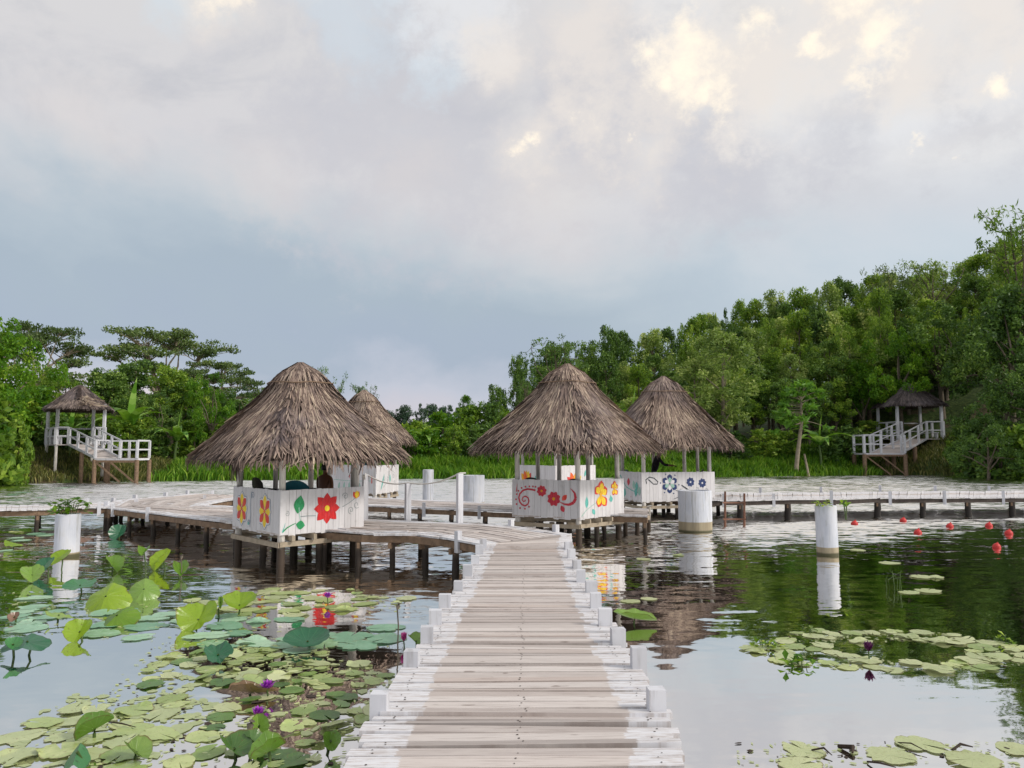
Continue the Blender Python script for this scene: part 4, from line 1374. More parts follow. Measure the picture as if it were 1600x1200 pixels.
# little landing stage beside the middle hut
def landing_stage():
    a, b, c, d = at(968, 808, .45), at(1014, 803, .45), at(1014, 795, .45), at(972, 797, .45)
    root = thing('landing_stage', ((a.x + c.x) / 2, (a.y + c.y) / 2, 0), 'small unpainted plank stage at the right corner of the orange hibiscus hut', 'landing stage')
    mb = MB()
    n = 7
    for i in range(n):
        f0, f1 = (i + .04) / n, (i + .94) / n
        p = [a.lerp(d, f0), b.lerp(c, f0), b.lerp(c, f1), a.lerp(d, f1)]
        mb.hexa([(q.x, q.y, q.z - .03) for q in p] + [tuple(q) for q in p], 0, None, [(0, 0), (.5, 0), (.5, .1), (0, .1)] * 2)
    part(mb, 'planks', M_DECK, root)
    rb = MB()
    rb.bar((a.x - 1.3, a.y - 0.9, .36), (b.x, b.y, .36), .05, .1)
    rb.bar((b.x, b.y, .357), (c.x, c.y, .357), .05, .09)
    part(rb, 'beam', M_BEAMP, root)
    for q in (a.lerp(b, .2), a.lerp(b, .6), b, c):
        pb = MB()
        pb.tube([(q.x, q.y + .06, -.9), (q.x, q.y + .06, .5)], .055, 9)
        part(pb, 'post', M_HUTPOST, root, True)
landing_stage()

# ------------------------------------------------------------------ furniture and people in the huts
def chair(x, y, z, rot, mat, label, s=1.0):
    root = thing('plastic_chair', (x, y, z), label, 'chair', 'plastic chairs in the huts', (0, 0, rot))
    def p(mb, name):
        o = mb.build(name, mat)
        o.parent = root
        return o
    mb = MB()
    mb.box((0, 0, .43 * s), (.44 * s, .42 * s, .03), 0)
    p(mb, 'seat')
    mb = MB()
    n = 10
    # rounded backrest, curved in plan, top arched
    def bp(i, top):
        t = -1 + 2 * i / n
        xx = t * .26 * s
        yy = .2 * s - .06 * t * t
        zz = ((.93 - .13 * abs(t) ** 2.5) if top else .47) * s
        return Vector((xx, yy + (0.06 if top else 0), zz))
    for i in range(n):
        a, b, c, d = bp(i, False), bp(i + 1, False), bp(i + 1, True), bp(i, True)
        off = Vector((0, .015, 0))
        mb.face([a, b, c, d]); mb.face([d + off, c + off, b + off, a + off])
        mb.face([d, c, c + off, d + off])
    mb.face([bp(0, False), bp(0, True), bp(0, True) + Vector((0, .015, 0)), bp(0, False) + Vector((0, .015, 0))])
    mb.face([bp(n, True), bp(n, False), bp(n, False) + Vector((0, .015, 0)), bp(n, True) + Vector((0, .015, 0))])
    p(mb, 'backrest')
    for sx in (-1, 1):
        mb = MB()
        mb.tube([(sx * .25 * s, .18 * s, .7 * s), (sx * .28 * s, 0, .68 * s), (sx * .27 * s, -.18 * s, .66 * s), (sx * .24 * s, -.2 * s, .44 * s)], .018, 6)
        p(mb, 'armrest')
        for sy in (-1, 1):
            mb = MB()
            mb.tube([(sx * .2 * s, sy * .19 * s, .43 * s), (sx * .25 * s, sy * .24 * s, 0)], [.024, .018], 6)
            p(mb, 'leg')
    return root

def table(x, y, z, r, h, label):
    root = thing('round_table', (x, y, z), label, 'table', 'round tables in the huts')
    mb = MB()
    mb.tube([(x, y, z + h - .035), (x, y, z + h)], [r, r], 24)
    part(mb, 'table_top', M_TABLE, root)
    for k in range(4):
        a = k * math.pi / 2 + .6
        mb = MB()
        mb.tube([(x + r * .6 * math.cos(a), y + r * .6 * math.sin(a), z + h - .02), (x + r * .75 * math.cos(a), y + r * .75 * math.sin(a), z)], .025, 7)
        part(mb, 'leg', M_TABLE, root)

def bench(p0, p1, z, label):
    c = (Vector(p0) + Vector(p1)) / 2
    root = thing('wooden_bench', (c[0], c[1], z), label, 'bench', 'benches in the huts')
    mb = MB()
    mb.bar((p0[0], p0[1], z + .385), (p1[0], p1[1], z + .385), .28, .03)
    part(mb, 'seat', M_BEAMP, root)
    for f in (.1, .9):
        q = Vector(p0).lerp(Vector(p1), f)
        mb = MB()
        mb.box((q[0], q[1], z + .185), (.06, .2, .37))
        part(mb, 'leg', M_BEAMP, root)

ax, ay = CA[0], CA[1]
table(ax + .02, ay + .05, ZD, .42, .72, 'grey round table inside the red flower hut')
chair(ax - .72, ay + .42, ZD, 1.5, M_CHAIRD, 'black plastic armchair at the left post of the red flower hut', 1.0)
chair(ax + .12, ay - .52, ZD, math.pi + .15, M_CHAIRT, 'dark teal plastic chair behind the green leaf on the red flower panel', .98)
bench((ax + .25, ay + .85), (ax + 1.0, ay + .55), ZD, 'wooden bench under the shirtless person in the red flower hut')
bx_, by_ = CB[0], CB[1]
table(bx_, by_, ZD, .42, .72, 'grey round table inside the red swirl hut')
chair(bx_ - .75, by_ - .12, ZD, 2.6, M_CHAIRD, 'black plastic chair showing above the red swirl panel', .92)
chair(bx_ + .1, by_ - .42, ZD, math.pi, M_CHAIRD, 'black plastic chair by the front post of the orange hibiscus hut', .90)
dx_, dy_ = CD[0], CD[1]
table(dx_ + .3, dy_ + .2, ZD, .42, .74, 'grey round table inside the navy blue flower hut')
chair(dx_ - .95, dy_ + .1, ZD, 1.7, M_CHAIRT, 'teal plastic chair above the teal vine panel', .95)
chair(dx_ + .95, dy_ + .1, ZD, -1.7, M_CHAIRD, 'dark plastic chair at the right post of the navy blue flower hut', .97)
chair(CC[0] - .1, CC[1] + .3, ZD, math.pi, M_CHAIRT, 'teal plastic chair in the far left hut with faint drawings', 1.12)

def skin_figure(name, joints, edges, mat, root_i=0, parent=None, sub=2):
    """joints: list of (pos, radius); one continuous skinned surface"""
    me = bpy.data.meshes.new(name)
    me.from_pydata([tuple(j[0]) for j in joints], edges, [])
    o = link(name, me)
    sk = o.modifiers.new('Skin', 'SKIN')
    sk.use_smooth_shade = True
    for i, j in enumerate(joints):
        r = j[1]
        me.skin_vertices[0].data[i].radius = (r, r) if not isinstance(r, tuple) else r
        me.skin_vertices[0].data[i].use_root = (i == root_i)
    if sub:
        ss = o.modifiers.new('Sub', 'SUBSURF')
        ss.levels = ss.render_levels = sub
    dg = bpy.context.evaluated_depsgraph_get()
    ev = bpy.data.meshes.new_from_object(o.evaluated_get(dg))
    o.modifiers.clear()
    o.data = ev
    ev.materials.clear()
    for m_ in (mat if isinstance(mat, (list, tuple)) else [mat]):
        ev.materials.append(m_)
    ev.polygons.foreach_set('use_smooth', [True] * len(ev.polygons))
    if parent:
        o.parent = parent
    return o

def person(loc, rot, label, pose, top_mat, low_mat, bare, scale=1.0):
    """pose: dict of joint positions in the figure's own frame (faces +X, up z, origin at the floor)"""
    root = thing('person', loc, label, 'person', None, (0, 0, rot))
    root.scale = (scale,) * 3
    J, E = [], []
    def add(p, r, par=None):
        J.append((Vector(p), r))
        if par is not None:
            E.append((par, len(J) - 1))
        return len(J) - 1
    P = pose
    pel = add(P['pelvis'], (.125, .15))
    waist = add(P['waist'], (.10, .13), pel)
    chest = add(P['chest'], (.11, .155), waist)
    neck = add(P['neck'], .055, chest)
    headb = add(P['headb'], .07, neck)
    head = add(P['head'], (.092, .085), headb)
    htop = add(P['htop'], .07, head)
    nose = add(Vector(P['head']) + Vector((.085, 0, -.015)), .018, head)
    for s in ('l', 'r'):
        sh = add(P['sh' + s], .056, chest)
        el = add(P['el' + s], .042, sh)
        wr = add(P['wr' + s], .03, el)
        d = (Vector(P['wr' + s]) - Vector(P['el' + s])).normalized()
        palm = add(Vector(P['wr' + s]) + d * .055, (.034, .018), wr)
        side = Vector((0, 0, 1)).cross(d)
        if side.length < .2:
            side = Vector((0, 1, 0))
        side.normalize()
        for k, L in enumerate((.062, .072, .068, .052)):
            b = add(Vector(P['wr' + s]) + d * .10 + side * (.027 - .018 * k), .0095, palm)
            m1 = add(Vector(P['wr' + s]) + d * (.10 + L * .5) + side * (.029 - .019 * k) + Vector((0, 0, -.006)), .0085, b)
            add(Vector(P['wr' + s]) + d * (.10 + L * .95) + side * (.029 - .019 * k) + Vector((0, 0, -.024)), .0075, m1)
        t1 = add(Vector(P['wr' + s]) + d * .05 + side * .045, .011, palm)
        add(Vector(P['wr' + s]) + d * .085 + side * .06, .009, t1)
        hp = add(P['hp' + s], .088, pel)
        kn = add(P['kn' + s], .058, hp)
        an = add(P['an' + s], .038, kn)
        add(Vector(P['an' + s]) + Vector((.13, 0, -.035)), .032, an)
    body = skin_figure('body', J, E, [M_SKIN, top_mat, low_mat], 0, root)
    me = body.data
    # clothing by region: shirt on trunk and upper arms, trousers on hips and legs
    mi = []
    zp = Vector(P['pelvis']).z
    zn = Vector(P['neck']).z - .02
    for f in me.polygons:
        c = f.center
        leg = c.z < zp + .07
        foot = c.z < min(Vector(P['anl']).z, Vector(P['anr']).z) + .06
        dh = min((c - Vector(P['wr' + s])).length for s in 'lr')
        if leg and not foot and dh > .16:
            mi.append(2)
        elif not bare and c.z < zn and dh > .14 and not foot:
            mi.append(1)
        else:
            mi.append(0)
    me.polygons.foreach_set('material_index', mi)
    # hair cap
    hb = MB()
    hc = Vector(P['head']) + Vector((-.008, 0, .02))
    n1, n2 = 14, 8
    def hp_(i, j):
        th, ph = math.pi * (0.02 + 0.62 * j / n2), 2 * math.pi * i / n1
        if math.cos(ph) > .3:
            th *= .68
        return hc + Vector((.113 * math.sin(th) * math.cos(ph), .104 * math.sin(th) * math.sin(ph), .125 * math.cos(th)))
    for i in range(n1):
        for j in range(n2):
            hb.face([hp_(i, j), hp_(i, j + 1), hp_(i + 1, j + 1), hp_(i + 1, j)])
    o = hb.build('hair', M_HAIR, None, True)
    o.parent = root
    # face: eyes, mouth, ears
    for nm, lst, mt, rad in (('eye', ((.088, .034, .012), (.088, -.034, .012)), M_HAIR, .011), ('ear', ((-.005, .098, -.005), (-.005, -.098, -.005)), M_SKIN, .026)):
        for q in lst:
            eb = MB()
            cc = Vector(P['head']) + Vector(q)
            eb.tube([cc + Vector((0, 0, -rad)), cc + Vector((0, 0, -rad * .5)), cc + Vector((0, 0, rad * .5)), cc + Vector((0, 0, rad))], [rad * .4, rad * .85, rad * .85, rad * .4], 8)
            e = eb.build(nm, mt, None, True)
            e.parent = root
    mbm = MB()
    cc = Vector(P['head']) + Vector((.083, 0, -.06))
    mbm.tube([cc + Vector((-.006, -.026, 0)), cc, cc + Vector((-.006, .026, 0))], .006, 6)
    e = mbm.build('mouth', M_SHORTS, None, True)
    e.parent = root
    return root

sit = {'pelvis': (0, 0, .47), 'waist': (.02, 0, .62), 'chest': (.05, 0, .84), 'neck': (.07, 0, 1.0), 'headb': (.085, 0, 1.06), 'head': (.10, 0, 1.13), 'htop': (.095, 0, 1.19),
       'shl': (.05, .17, .92), 'ell': (.14, .25, .68), 'wrl': (.36, .2, .66), 'shr': (.05, -.17, .92), 'elr': (-.03, -.27, .67), 'wrr': (.12, -.26, .47),
       'hpl': (.05, .09, .45), 'knl': (.44, .12, .47), 'anl': (.42, .12, .08), 'hpr': (.05, -.09, .45), 'knr': (.44, -.12, .47), 'anr': (.42, -.12, .08)}
pA = atY(511, 745, CA[1] + .72)
person((pA.x - .08, pA.y, ZD), R(62), 'shirtless person with short black hair sitting with back turned in the red flower hut', sit, M_SKIN, M_SHORTS, True, .97)
stand = {'pelvis': (0, 0, .86), 'waist': (.05, 0, .98), 'chest': (.13, 0, 1.18), 'neck': (.18, 0, 1.33), 'headb': (.20, 0, 1.39), 'head': (.22, 0, 1.46), 'htop': (.215, 0, 1.52),
         'shl': (.13, .18, 1.25), 'ell': (.32, .22, 1.03), 'wrl': (.54, .16, 1.0), 'shr': (.13, -.18, 1.25), 'elr': (.33, -.22, 1.02), 'wrr': (.56, -.15, 1.0),
         'hpl': (0, .09, .82), 'knl': (.04, .1, .45), 'anl': (-.03, .1, .08), 'hpr': (0, -.09, .82), 'knr': (.02, -.1, .45), 'anr': (-.06, -.1, .08)}
pD = atY(1026, 710, CD[1] + .55)
person((pD.x - .1, pD.y, ZD), R(-8), 'person in dark clothes leaning forward on their forearms inside the navy blue flower hut', stand, M_CLOTH, M_CLOTH, False, 1.0)

# ------------------------------------------------------------------ white cylinders, floats, ladder, ropes
def cylinder(cx, cy, r, top, label, mat=None, tilt=0.0):
    root = thing('concrete_cylinder', (cx, cy, 0), label, 'concrete cylinder', 'whitewashed concrete cylinders in the pond')
    mb = MB()
    n = 40
    ro = [(r * 1.0, -.9), (r * 1.0, 0.0), (r * .998, top * .5), (r, top - .012), (r - .012, top), (r - .06, top), (r - .07, top - .02), (r - .07, top - .35)]
    ring = []
    for (rr, z) in ro:
        ring.append([(cx + rr * math.cos(2 * math.pi * k / n) + tilt * z, cy + rr * math.sin(2 * math.pi * k / n), z) for k in range(n)])
    for a, b in zip(ring[:-1], ring[1:]):
        for k in range(n):
            k2 = (k + 1) % n
            mb.face([a[k], a[k2], b[k2], b[k]], 0, .5)
    mb.face(ring[-1], 1, .5)
    o = part(mb, 'shell', [mat or M_CONC, M_UNDER], root)
    for p_ in o.data.polygons:
        p_.use_smooth = len(p_.vertices) == 4
    return root

def on_water(px, py):
    return at(px, py, 0)

q = on_water(93.5, 871)
cyl1 = cylinder(q.x, q.y + .22, .222, .80, 'slim white concrete cylinder on the left with a leafy plant growing out of its top', M_CONC2)
q1 = (q.x, q.y + .22)
q = on_water(1300, 869)
cyl2 = cylinder(q.x, q.y + .2, .202, .95, 'slim white concrete cylinder on the right with a small sprig on its rim', M_CONC3, tilt=-.012)
q2 = (q.x, q.y + .2)
q = on_water(1093, 833)
cylinder(q.x, q.y + .42, .415, 1.02, 'big wide white concrete cylinder in front of the blue flower hut')
q = at(739, 790, 0)
q = atY(739, 760, 27.3)
cylinder(q.x, 27.3, .40, 1.17, 'squat wide white concrete cylinder behind the rope railing, just left of the swirl hut')
q = atY(669, 750, 27.5)
cylinder(q.x, 27.5, .19, 1.36, 'narrow white concrete cylinder behind the middle of the sagging rope')

def leafy_plant(name, cx, cy, z, r, h, n, mat, label, seed, leaf=.11):
    rs = random.Random(seed)
    root = thing(name, (cx, cy, z), label, 'plant')
    mb, sb = MB(), MB()
    for i in range(n):
        a = rs.uniform(0, 6.28)
        rr = r * math.sqrt(rs.random())
        tip = Vector((cx + rr * math.cos(a), cy + rr * math.sin(a), z + h * rs.uniform(.2, 1.0)))
        sb.tube([(cx + rr * .15 * math.cos(a), cy + rr * .15 * math.sin(a), z - .25), (cx + rr * .6 * math.cos(a), cy + rr * .6 * math.sin(a), z + (tip.z - z) * .8), tip], [.006, .005, .003], 5)
        for k in range(rs.randint(2, 4)):
            d = Vector((rs.gauss(0, 1), rs.gauss(0, 1), rs.uniform(-.5, .6))).normalized()
            s = d.cross(Vector((0, 0, 1))).normalized() * leaf * .38
            L = leaf * rs.uniform(.7, 1.3)
            p = tip - Vector((0, 0, rs.uniform(0, .06)))
            mid = p + d * L * .5 + Vector((0, 0, .015))
            r_ = rs.random()
            mb.face([p, mid - s, p + d * L, mid + s], 0, r_)
    part(mb, 'leaves', mat, root)
    part(sb, 'stems', M_STEM, root)
leafy_plant('cylinder_plant', q1[0], q1[1], .80, .34, .28, 34, L_BRIGHT, 'bushy green plant spilling from the top of the left white cylinder', 4, .13)
leafy_plant('rim_sprig', q2[0] - .1, q2[1] - .1, .95, .17, .12, 9, L_MID, 'small green sprig on the left rim of the right white cylinder', 6, .09)
leafy_plant('trailing_sprig', q2[0] + .38, q2[1], .92, .12, .20, 7, L_BRIGHT, 'yellow-green sprig leaning out right of the slim white cylinder by the floats', 8, .09)

float_spots = [(1335, 820, 'red float nearest the slim white cylinder'), (1411, 815, 'second red float from the left, at the back near the walkway poles'),
               (1434, 834, 'third red float from the left, nearer than the two beside it'), (1484, 824, 'fourth red float from the left, in the middle of the row'),
               (1545, 823, 'red float at the back of the right group of three'), (1576, 835, 'red float farthest right at the picture edge'),
               (1557, 856, 'red float nearest the camera, lowest on the dark water')]
def red_float(px, py, lab, seed):
    p = on_water(px, py)
    rs = random.Random(seed)
    root = thing('red_float', (p.x, p.y, 0), lab, 'float', 'red plastic floats on the pond')
    mb = MB()
    r = .095 * p.y / 20
    r = min(.09, max(.072, r))
    zs = [-.6, -.4, -.1, .3, .7, 1.0, 1.2, 1.3]
    rr = [.3, .8, 1.0, 1.02, .9, .62, .3, .12]
    mb.tube([(p.x + .02 * z, p.y, z * r) for z in zs], [k * r for k in rr], 18)
    part(mb, 'float_body', M_RED, root, True)
    cb = MB()
    cb.tube([(p.x, p.y, r * .25), (p.x, p.y, r * .36)], r * 1.06, 18)
    part(cb, 'collar', M_RED, root, True)
    nb = MB()
    nb.tube([(p.x + .026, p.y, r * 1.28), (p.x + .026, p.y, r * 1.5)], r * .2, 10)
    part(nb, 'cap', M_RED, root, True)
for i, (a, b, c) in enumerate(float_spots):
    red_float(a, b, c, i)

def bamboo_ladder():
    a, b = on_water(1133, 822), on_water(1163, 822)
    root = thing('bamboo_ladder', ((a.x + b.x) / 2, a.y, 0), 'brown bamboo ladder standing in the water right of the big white cylinder', 'ladder')
    for p, x1 in ((a, 1133), (b, 1163)):
        mb = MB()
        t = atY(x1, 768 if x1 == 1133 else 771, p.y + .1)
        mb.tube([(p.x, p.y, -.8), (p.x, p.y, 0), (t.x, t.y, t.z)], [.035, .034, .028], 8)
        part(mb, 'pole', M_BAMBOO, root, True)
    for z in (.18, .62):
        mb = MB()
        mb.tube([(a.x - .05, a.y, z), (b.x + .05, b.y, z)], .022, 7)
        part(mb, 'rung', M_BAMBOO, root, True)
bamboo_ladder()

def rope_railing():
    base = [at(570, 811, ZD), at(637, 813, ZD), at(718, 817, ZD)]
    tops = [741, 755, 740]
    root = thing('rope_railing', (base[1].x, base[1].y, ZD), 'three white posts joined by a sagging rope along the walkway bend', 'railing')
    T = []
    for p, py, px in zip(base, tops, (570, 637, 717)):
        t = atY(px, py, p.y)
        mb = MB()
        mb.box((p.x, p.y, (ZD + t.z) / 2 - .1), (.11, .11, t.z - ZD + .2), rot=.5)
        part(mb, 'post', M_WHITE, root)
        T.append(Vector((p.x, p.y, t.z + .01)))
    mb = MB()
    pts = []
    start = Vector((cornA[1][0], cornA[1][1], T[0].z + .02))
    chain = [start] + T + [Vector((T[2].x + .12, T[2].y + .05, T[2].z + .0))]
    for a, b in zip(chain[:-1], chain[1:]):
        n = 10
        sag = .10 if (b - a).length > .8 else .0
        for i in range(n):
            f = i / n
            q = a.lerp(b, f)
            q.z -= sag * 4 * f * (1 - f)
            pts.append(q)
    pts.append(chain[-1])
    mb.tube(pts, .016, 6)
    part(mb, 'rope', M_ROPE, root, True)
rope_railing()

def thin_rope():
    a = Vector((cornD[1][0] - .05, cornD[1][1], 1.0))
    b = atY(1236, 759, 25.6)
    root = thing('guide_rope', ((a.x + b.x) / 2, (a.y + b.y) / 2, .9), 'thin rope strung from the blue flower hut to a walkway post on the right', 'rope')
    mb = MB()
    pts = []
    for i in range(13):
        f = i / 12
        q = a.lerp(b, f)
        q.z -= .06 * 4 * f * (1 - f)
        pts.append(q)
    mb.tube(pts, .012, 5)
    part(mb, 'rope_line', M_ROPE, root, True)
thin_rope()

# ------------------------------------------------------------------ bank pavilions
RAILS = random.Random(31)
def rail(mb, p0, p1, n, h, wpost=.09, ends=(True, True), levels=(1.0, .52)):
    p0, p1 = Vector(p0), Vector(p1)
    h = h + RAILS.uniform(-.03, .03)
    dd = (p1 - p0).normalized() * RAILS.uniform(.004, .03)
    p0, p1 = p0 + dd, p1 - dd * 1.3
    wpost = wpost * RAILS.uniform(.86, 1.1)
    for i in range(n + 1):
        if (i == 0 and not ends[0]) or (i == n and not ends[1]):
            continue
        q = p0.lerp(p1, i / n)
        mb.box((q.x, q.y, q.z + h / 2), (wpost, wpost, h))
    for k, l in enumerate(levels):
        off = Vector((0, 0, h * l - .03 + (0.033 if k == 0 else 0)))
        mb.bar(p0 + off, p1 + off, .05, .09)

def slab(mb, quad, th, m=0):
    n = 12
    a, b, c, d = [Vector(p) for p in quad]
    for i in range(n):
        f0, f1 = (i + .03) / n, (i + .97) / n
        P = [a.lerp(d, f0), b.lerp(c, f0), b.lerp(c, f1), a.lerp(d, f1)]
        mb.hexa([(q.x, q.y, q.z - th) for q in P] + [tuple(q) for q in P], m, None, [(0, 0), (.5, 0), (.5, .1), (0, .1)] * 2)

def pavilion(label, landing, ramp, plat, zl, zp, z_eave, h, roof_R, roof_c, mat, seed, rail_h, mirror, hw, torn=False):
    c = sum((Vector(p) for p in plat), Vector((0, 0))) / 4
    rs = random.Random(seed)
    root = thing('bank_pavilion', (c[0], c[1], 0), label, 'pavilion', 'white railed pavilions on the banks')
    v = lambda p, z: Vector((p[0], p[1], z))
    mb = MB(); slab(mb, [v(p, zl) for p in landing], .06); part(mb, 'landing', M_DECK, root)
    mb = MB(); slab(mb, [v(ramp[0], zl), v(ramp[1], zl), v(ramp[2], zp), v(ramp[3], zp)], .05); part(mb, 'ramp', M_DECK, root)
    mb = MB(); slab(mb, [v(p, zp) for p in plat], .06); part(mb, 'platform', M_DECK, root)
    # edge boards
    mb = MB()
    for a, b in zip(landing, landing[1:] + landing[:1]):
        mb.bar(v(a, zl - .07), v(b, zl - .07), .06, .12)
    mb.bar(v(ramp[0], zl + .0), v(ramp[3], zp + .0), .07, .16)
    mb.bar(v(ramp[1], zl + .0), v(ramp[2], zp + .0), .07, .16)
    part(mb, 'edge_board', M_WHITE, root)
    # railings
    mb = MB()
    rail(mb, v(ramp[0], zl), v(ramp[3], zp), 3, rail_h, hw)
    part(mb, 'railing', M_WHITE, root)
    mb = MB()
    rail(mb, v(ramp[1], zl), v(ramp[2], zp), 3, rail_h, hw)
    part(mb, 'railing', M_WHITE, root)
    L = landing
    for a, b, n in ((L[0], L[1], 2), (L[1], L[2], 1), (L[2], L[3], 2), (L[3], L[0], 1)):
        # leave the ramp mouth open
        mid = (Vector(a) + Vector(b)) / 2
        rm = (Vector(ramp[0]) + Vector(ramp[1])) / 2
        mb = MB()
        if (a, b) == (L[0], L[1]):
            a2, b2 = (Vector(a), Vector(a).lerp(Vector(b), .42)) if not mirror else (Vector(a).lerp(Vector(b), .58), Vector(b))
            rail(mb, v(a2, zl), v(b2, zl), 1, rail_h, hw)
        else:
            rail(mb, v(a, zl), v(b, zl), n, rail_h, hw)
        part(mb, 'railing', M_WHITE, root)
    for a, b in ((plat[1], plat[2]), (plat[2], plat[3]), (plat[3], plat[0])):
        mb = MB()
        rail(mb, v(a, zp), v(b, zp), 2, rail_h, hw)
        part(mb, 'railing', M_WHITE, root)
    # front platform rail stubs either side of the ramp
    for a, b in ((plat[0], ramp[3]), (ramp[2], plat[1])):
        if (Vector(a) - Vector(b)).length > .3:
            mb = MB()
            rail(mb, v(a, zp), v(b, zp), 1, rail_h, hw)
            part(mb, 'railing', M_WHITE, root)
    # benches inside
    off = (Vector(plat[1]) - Vector(plat[0])).normalized() * .35
    for i0, i1, sg in ((0, 3, 1), (1, 2, -1)):
        f0, f1 = Vector(plat[i0]).lerp(Vector(plat[i1]), .15), Vector(plat[i0]).lerp(Vector(plat[i1]), .85)
        mb = MB()
        mb.bar(v(f0 + off * sg, zp + .55), v(f1 + off * sg, zp + .55), .45, .06)
        for q in (f0 + off * sg, f1 + off * sg):
            mb.box((q[0], q[1], zp + .26), (.12, .4, .5))
        part(mb, 'bench_seat', M_WHITE, root)
    # posts
    for p in plat:
        d = (c - Vector(p)).normalized() * .12
        x, y = p[0] + d[0], p[1] + d[1]
        pb = MB()
        pb.box((x, y, (zp + z_eave) / 2 + .1), (hw * 1.25, hw * 1.25, z_eave - zp + .5))
        part(pb, 'post', M_WHITE, root)
        pb = MB()
        pb.tube([(x, y, gz(x, y) - .5), (x, y, zp - .06)], hw * .75, 8)
        part(pb, 'stilt', M_HUTPOST, root)
    for p in landing + [tuple(Vector(ramp[0]).lerp(Vector(ramp[3]), .5)), tuple(Vector(ramp[1]).lerp(Vector(ramp[2]), .5))]:
        pb = MB()
        zt = zl - .1 if p in landing else (zl + zp) / 2 - .08
        pb.tube([(p[0], p[1], -1.0), (p[0], p[1], zt)], hw * 1.0, 9)
        part(pb, 'stilt', M_BEAM, root)
    bb = MB()
    a, b = Vector(landing[0]), Vector(landing[1])
    yo = -.06
    bb.bar((a[0] + .1, a[1] + yo, zl - .25), (a.lerp(b, .62)[0], a.lerp(b, .62)[1] + yo, .05), .06, .1)
    bb.bar((a.lerp(b, .4)[0], a.lerp(b, .4)[1] + yo - .08, zl - .25), (b[0] - .1, b[1] + yo - .08, .05), .06, .1)
    bb.bar((a[0], a[1] + yo, zl - .2), (b[0], b[1] + yo, zl - .2), .06, .14)
    part(bb, 'brace', M_BEAM, root)
    # roof, square with hips
    ex = Vector((plat[1][0] - plat[3][0], plat[1][1] - plat[3][1], 0))
    ey = Vector((plat[2][0] - plat[0][0], plat[2][1] - plat[0][1], 0))
    pt = roof_thatch(root, roof_c or (c[0], c[1]), ex, ey, roof_R, z_eave, h, mat, seed, npow=9, rows=20, gap=.05, cap=0.0, ragged=.45, curve=1.0, lift=.6, width=(.05, .09), bulge=0.0)
    if torn:
        # slipped thatch flap, and dark strips that paint the shade of an uncut hole
        hb = MB()
        for i in range(60):
            phi = -math.pi / 4 - .1 + rs.gauss(0, .06)
            t = rs.uniform(.08, .62)
            p = pt(phi + .05, t, .10); q = pt(phi + .06 + rs.gauss(0, .05), t + .1, .16)
            s = Vector((rs.uniform(.03, .07), .02, 0))
            hb.face([p - s, q - s, q + s, p + s], 0, rs.random() * .12)
        for i in range(50):
            phi = -math.pi / 4 + .28 + rs.gauss(0, .12)
            t = rs.uniform(.5, .85)
            p = pt(phi, t, .06); q = pt(phi + rs.gauss(0, .15), t + .14, .2)
            s = Vector((rs.uniform(.03, .06), 0, .02))
            hb.face([p - s, q - s, q + s, p + s], 0, .6 + .4 * rs.random())
        sh = [x for x in root.children if x.name.startswith('roof')][0]
        part(hb, 'torn_flap_hole_shade', M_THATCH, sh)
    return root

pavilion('white railed pavilion on the left bank with a torn thatched roof', [(-26.6, 50.0), (-23.9, 50.0), (-23.9, 51.7), (-26.6, 51.7)],
         [(-26.6, 50.1), (-25.1, 50.3), (-27.75, 51.9), (-29.2, 51.6)], [(-30.0, 51.4), (-27.05, 52.0), (-29.4, 55.0), (-32.4, 54.4)],
         1.55, 2.45, 4.75, 1.85, 3.15, (-29.5, 53.2), M_THATCHG, 201, 1.12, True, .13, True)
pavilion('white railed pavilion on the right bank with a dark grey roof', [(29.4, 65.4), (32.8, 65.4), (32.8, 67.4), (29.4, 67.4)],
         [(30.6, 66.9), (32.8, 66.0), (36.6, 69.0), (34.7, 69.6)], [(34.1, 69.2), (38.2, 69.2), (38.2, 73.0), (34.1, 73.0)],
         1.84, 3.1, 6.0, 2.3, 3.3, (36.2, 71.1), M_THATCHD, 211, 1.5, False, .17, False)

# ------------------------------------------------------------------ trees
def leaf_quads(C, L, W, rng, droop=0.0, up=0.0):
    n = len(C)
    d = rng.normal(size=(n, 3))
    d[:, 2] = d[:, 2] * 0.7 - droop + up
    d /= np.linalg.norm(d, axis=1)[:, None]
    r = rng.normal(size=(n, 3))
    s = np.cross(d, r)
    s /= np.linalg.norm(s, axis=1)[:, None] + 1e-9
    l = (L * rng.uniform(.65, 1.35, n))[:, None]
    w = (W * rng.uniform(.65, 1.35, n))[:, None]
    V = np.stack([C - d * l * .5, C + s * w * .5 + d * l * .05, C + d * l * .5, C - s * w * .5 + d * l * .05], 1)
    return V

def limb(mb, a, b, r0, r1, rs, bend=.12):
    a, b = Vector(a), Vector(b)
    L = (b - a).length
    m = a.lerp(b, .5) + Vector((rs.gauss(0, bend), rs.gauss(0, bend), rs.uniform(0, bend))) * L
    mb.tube([a, m, b], [r0, (r0 + r1) / 2, r1], 6, 0, None, False)

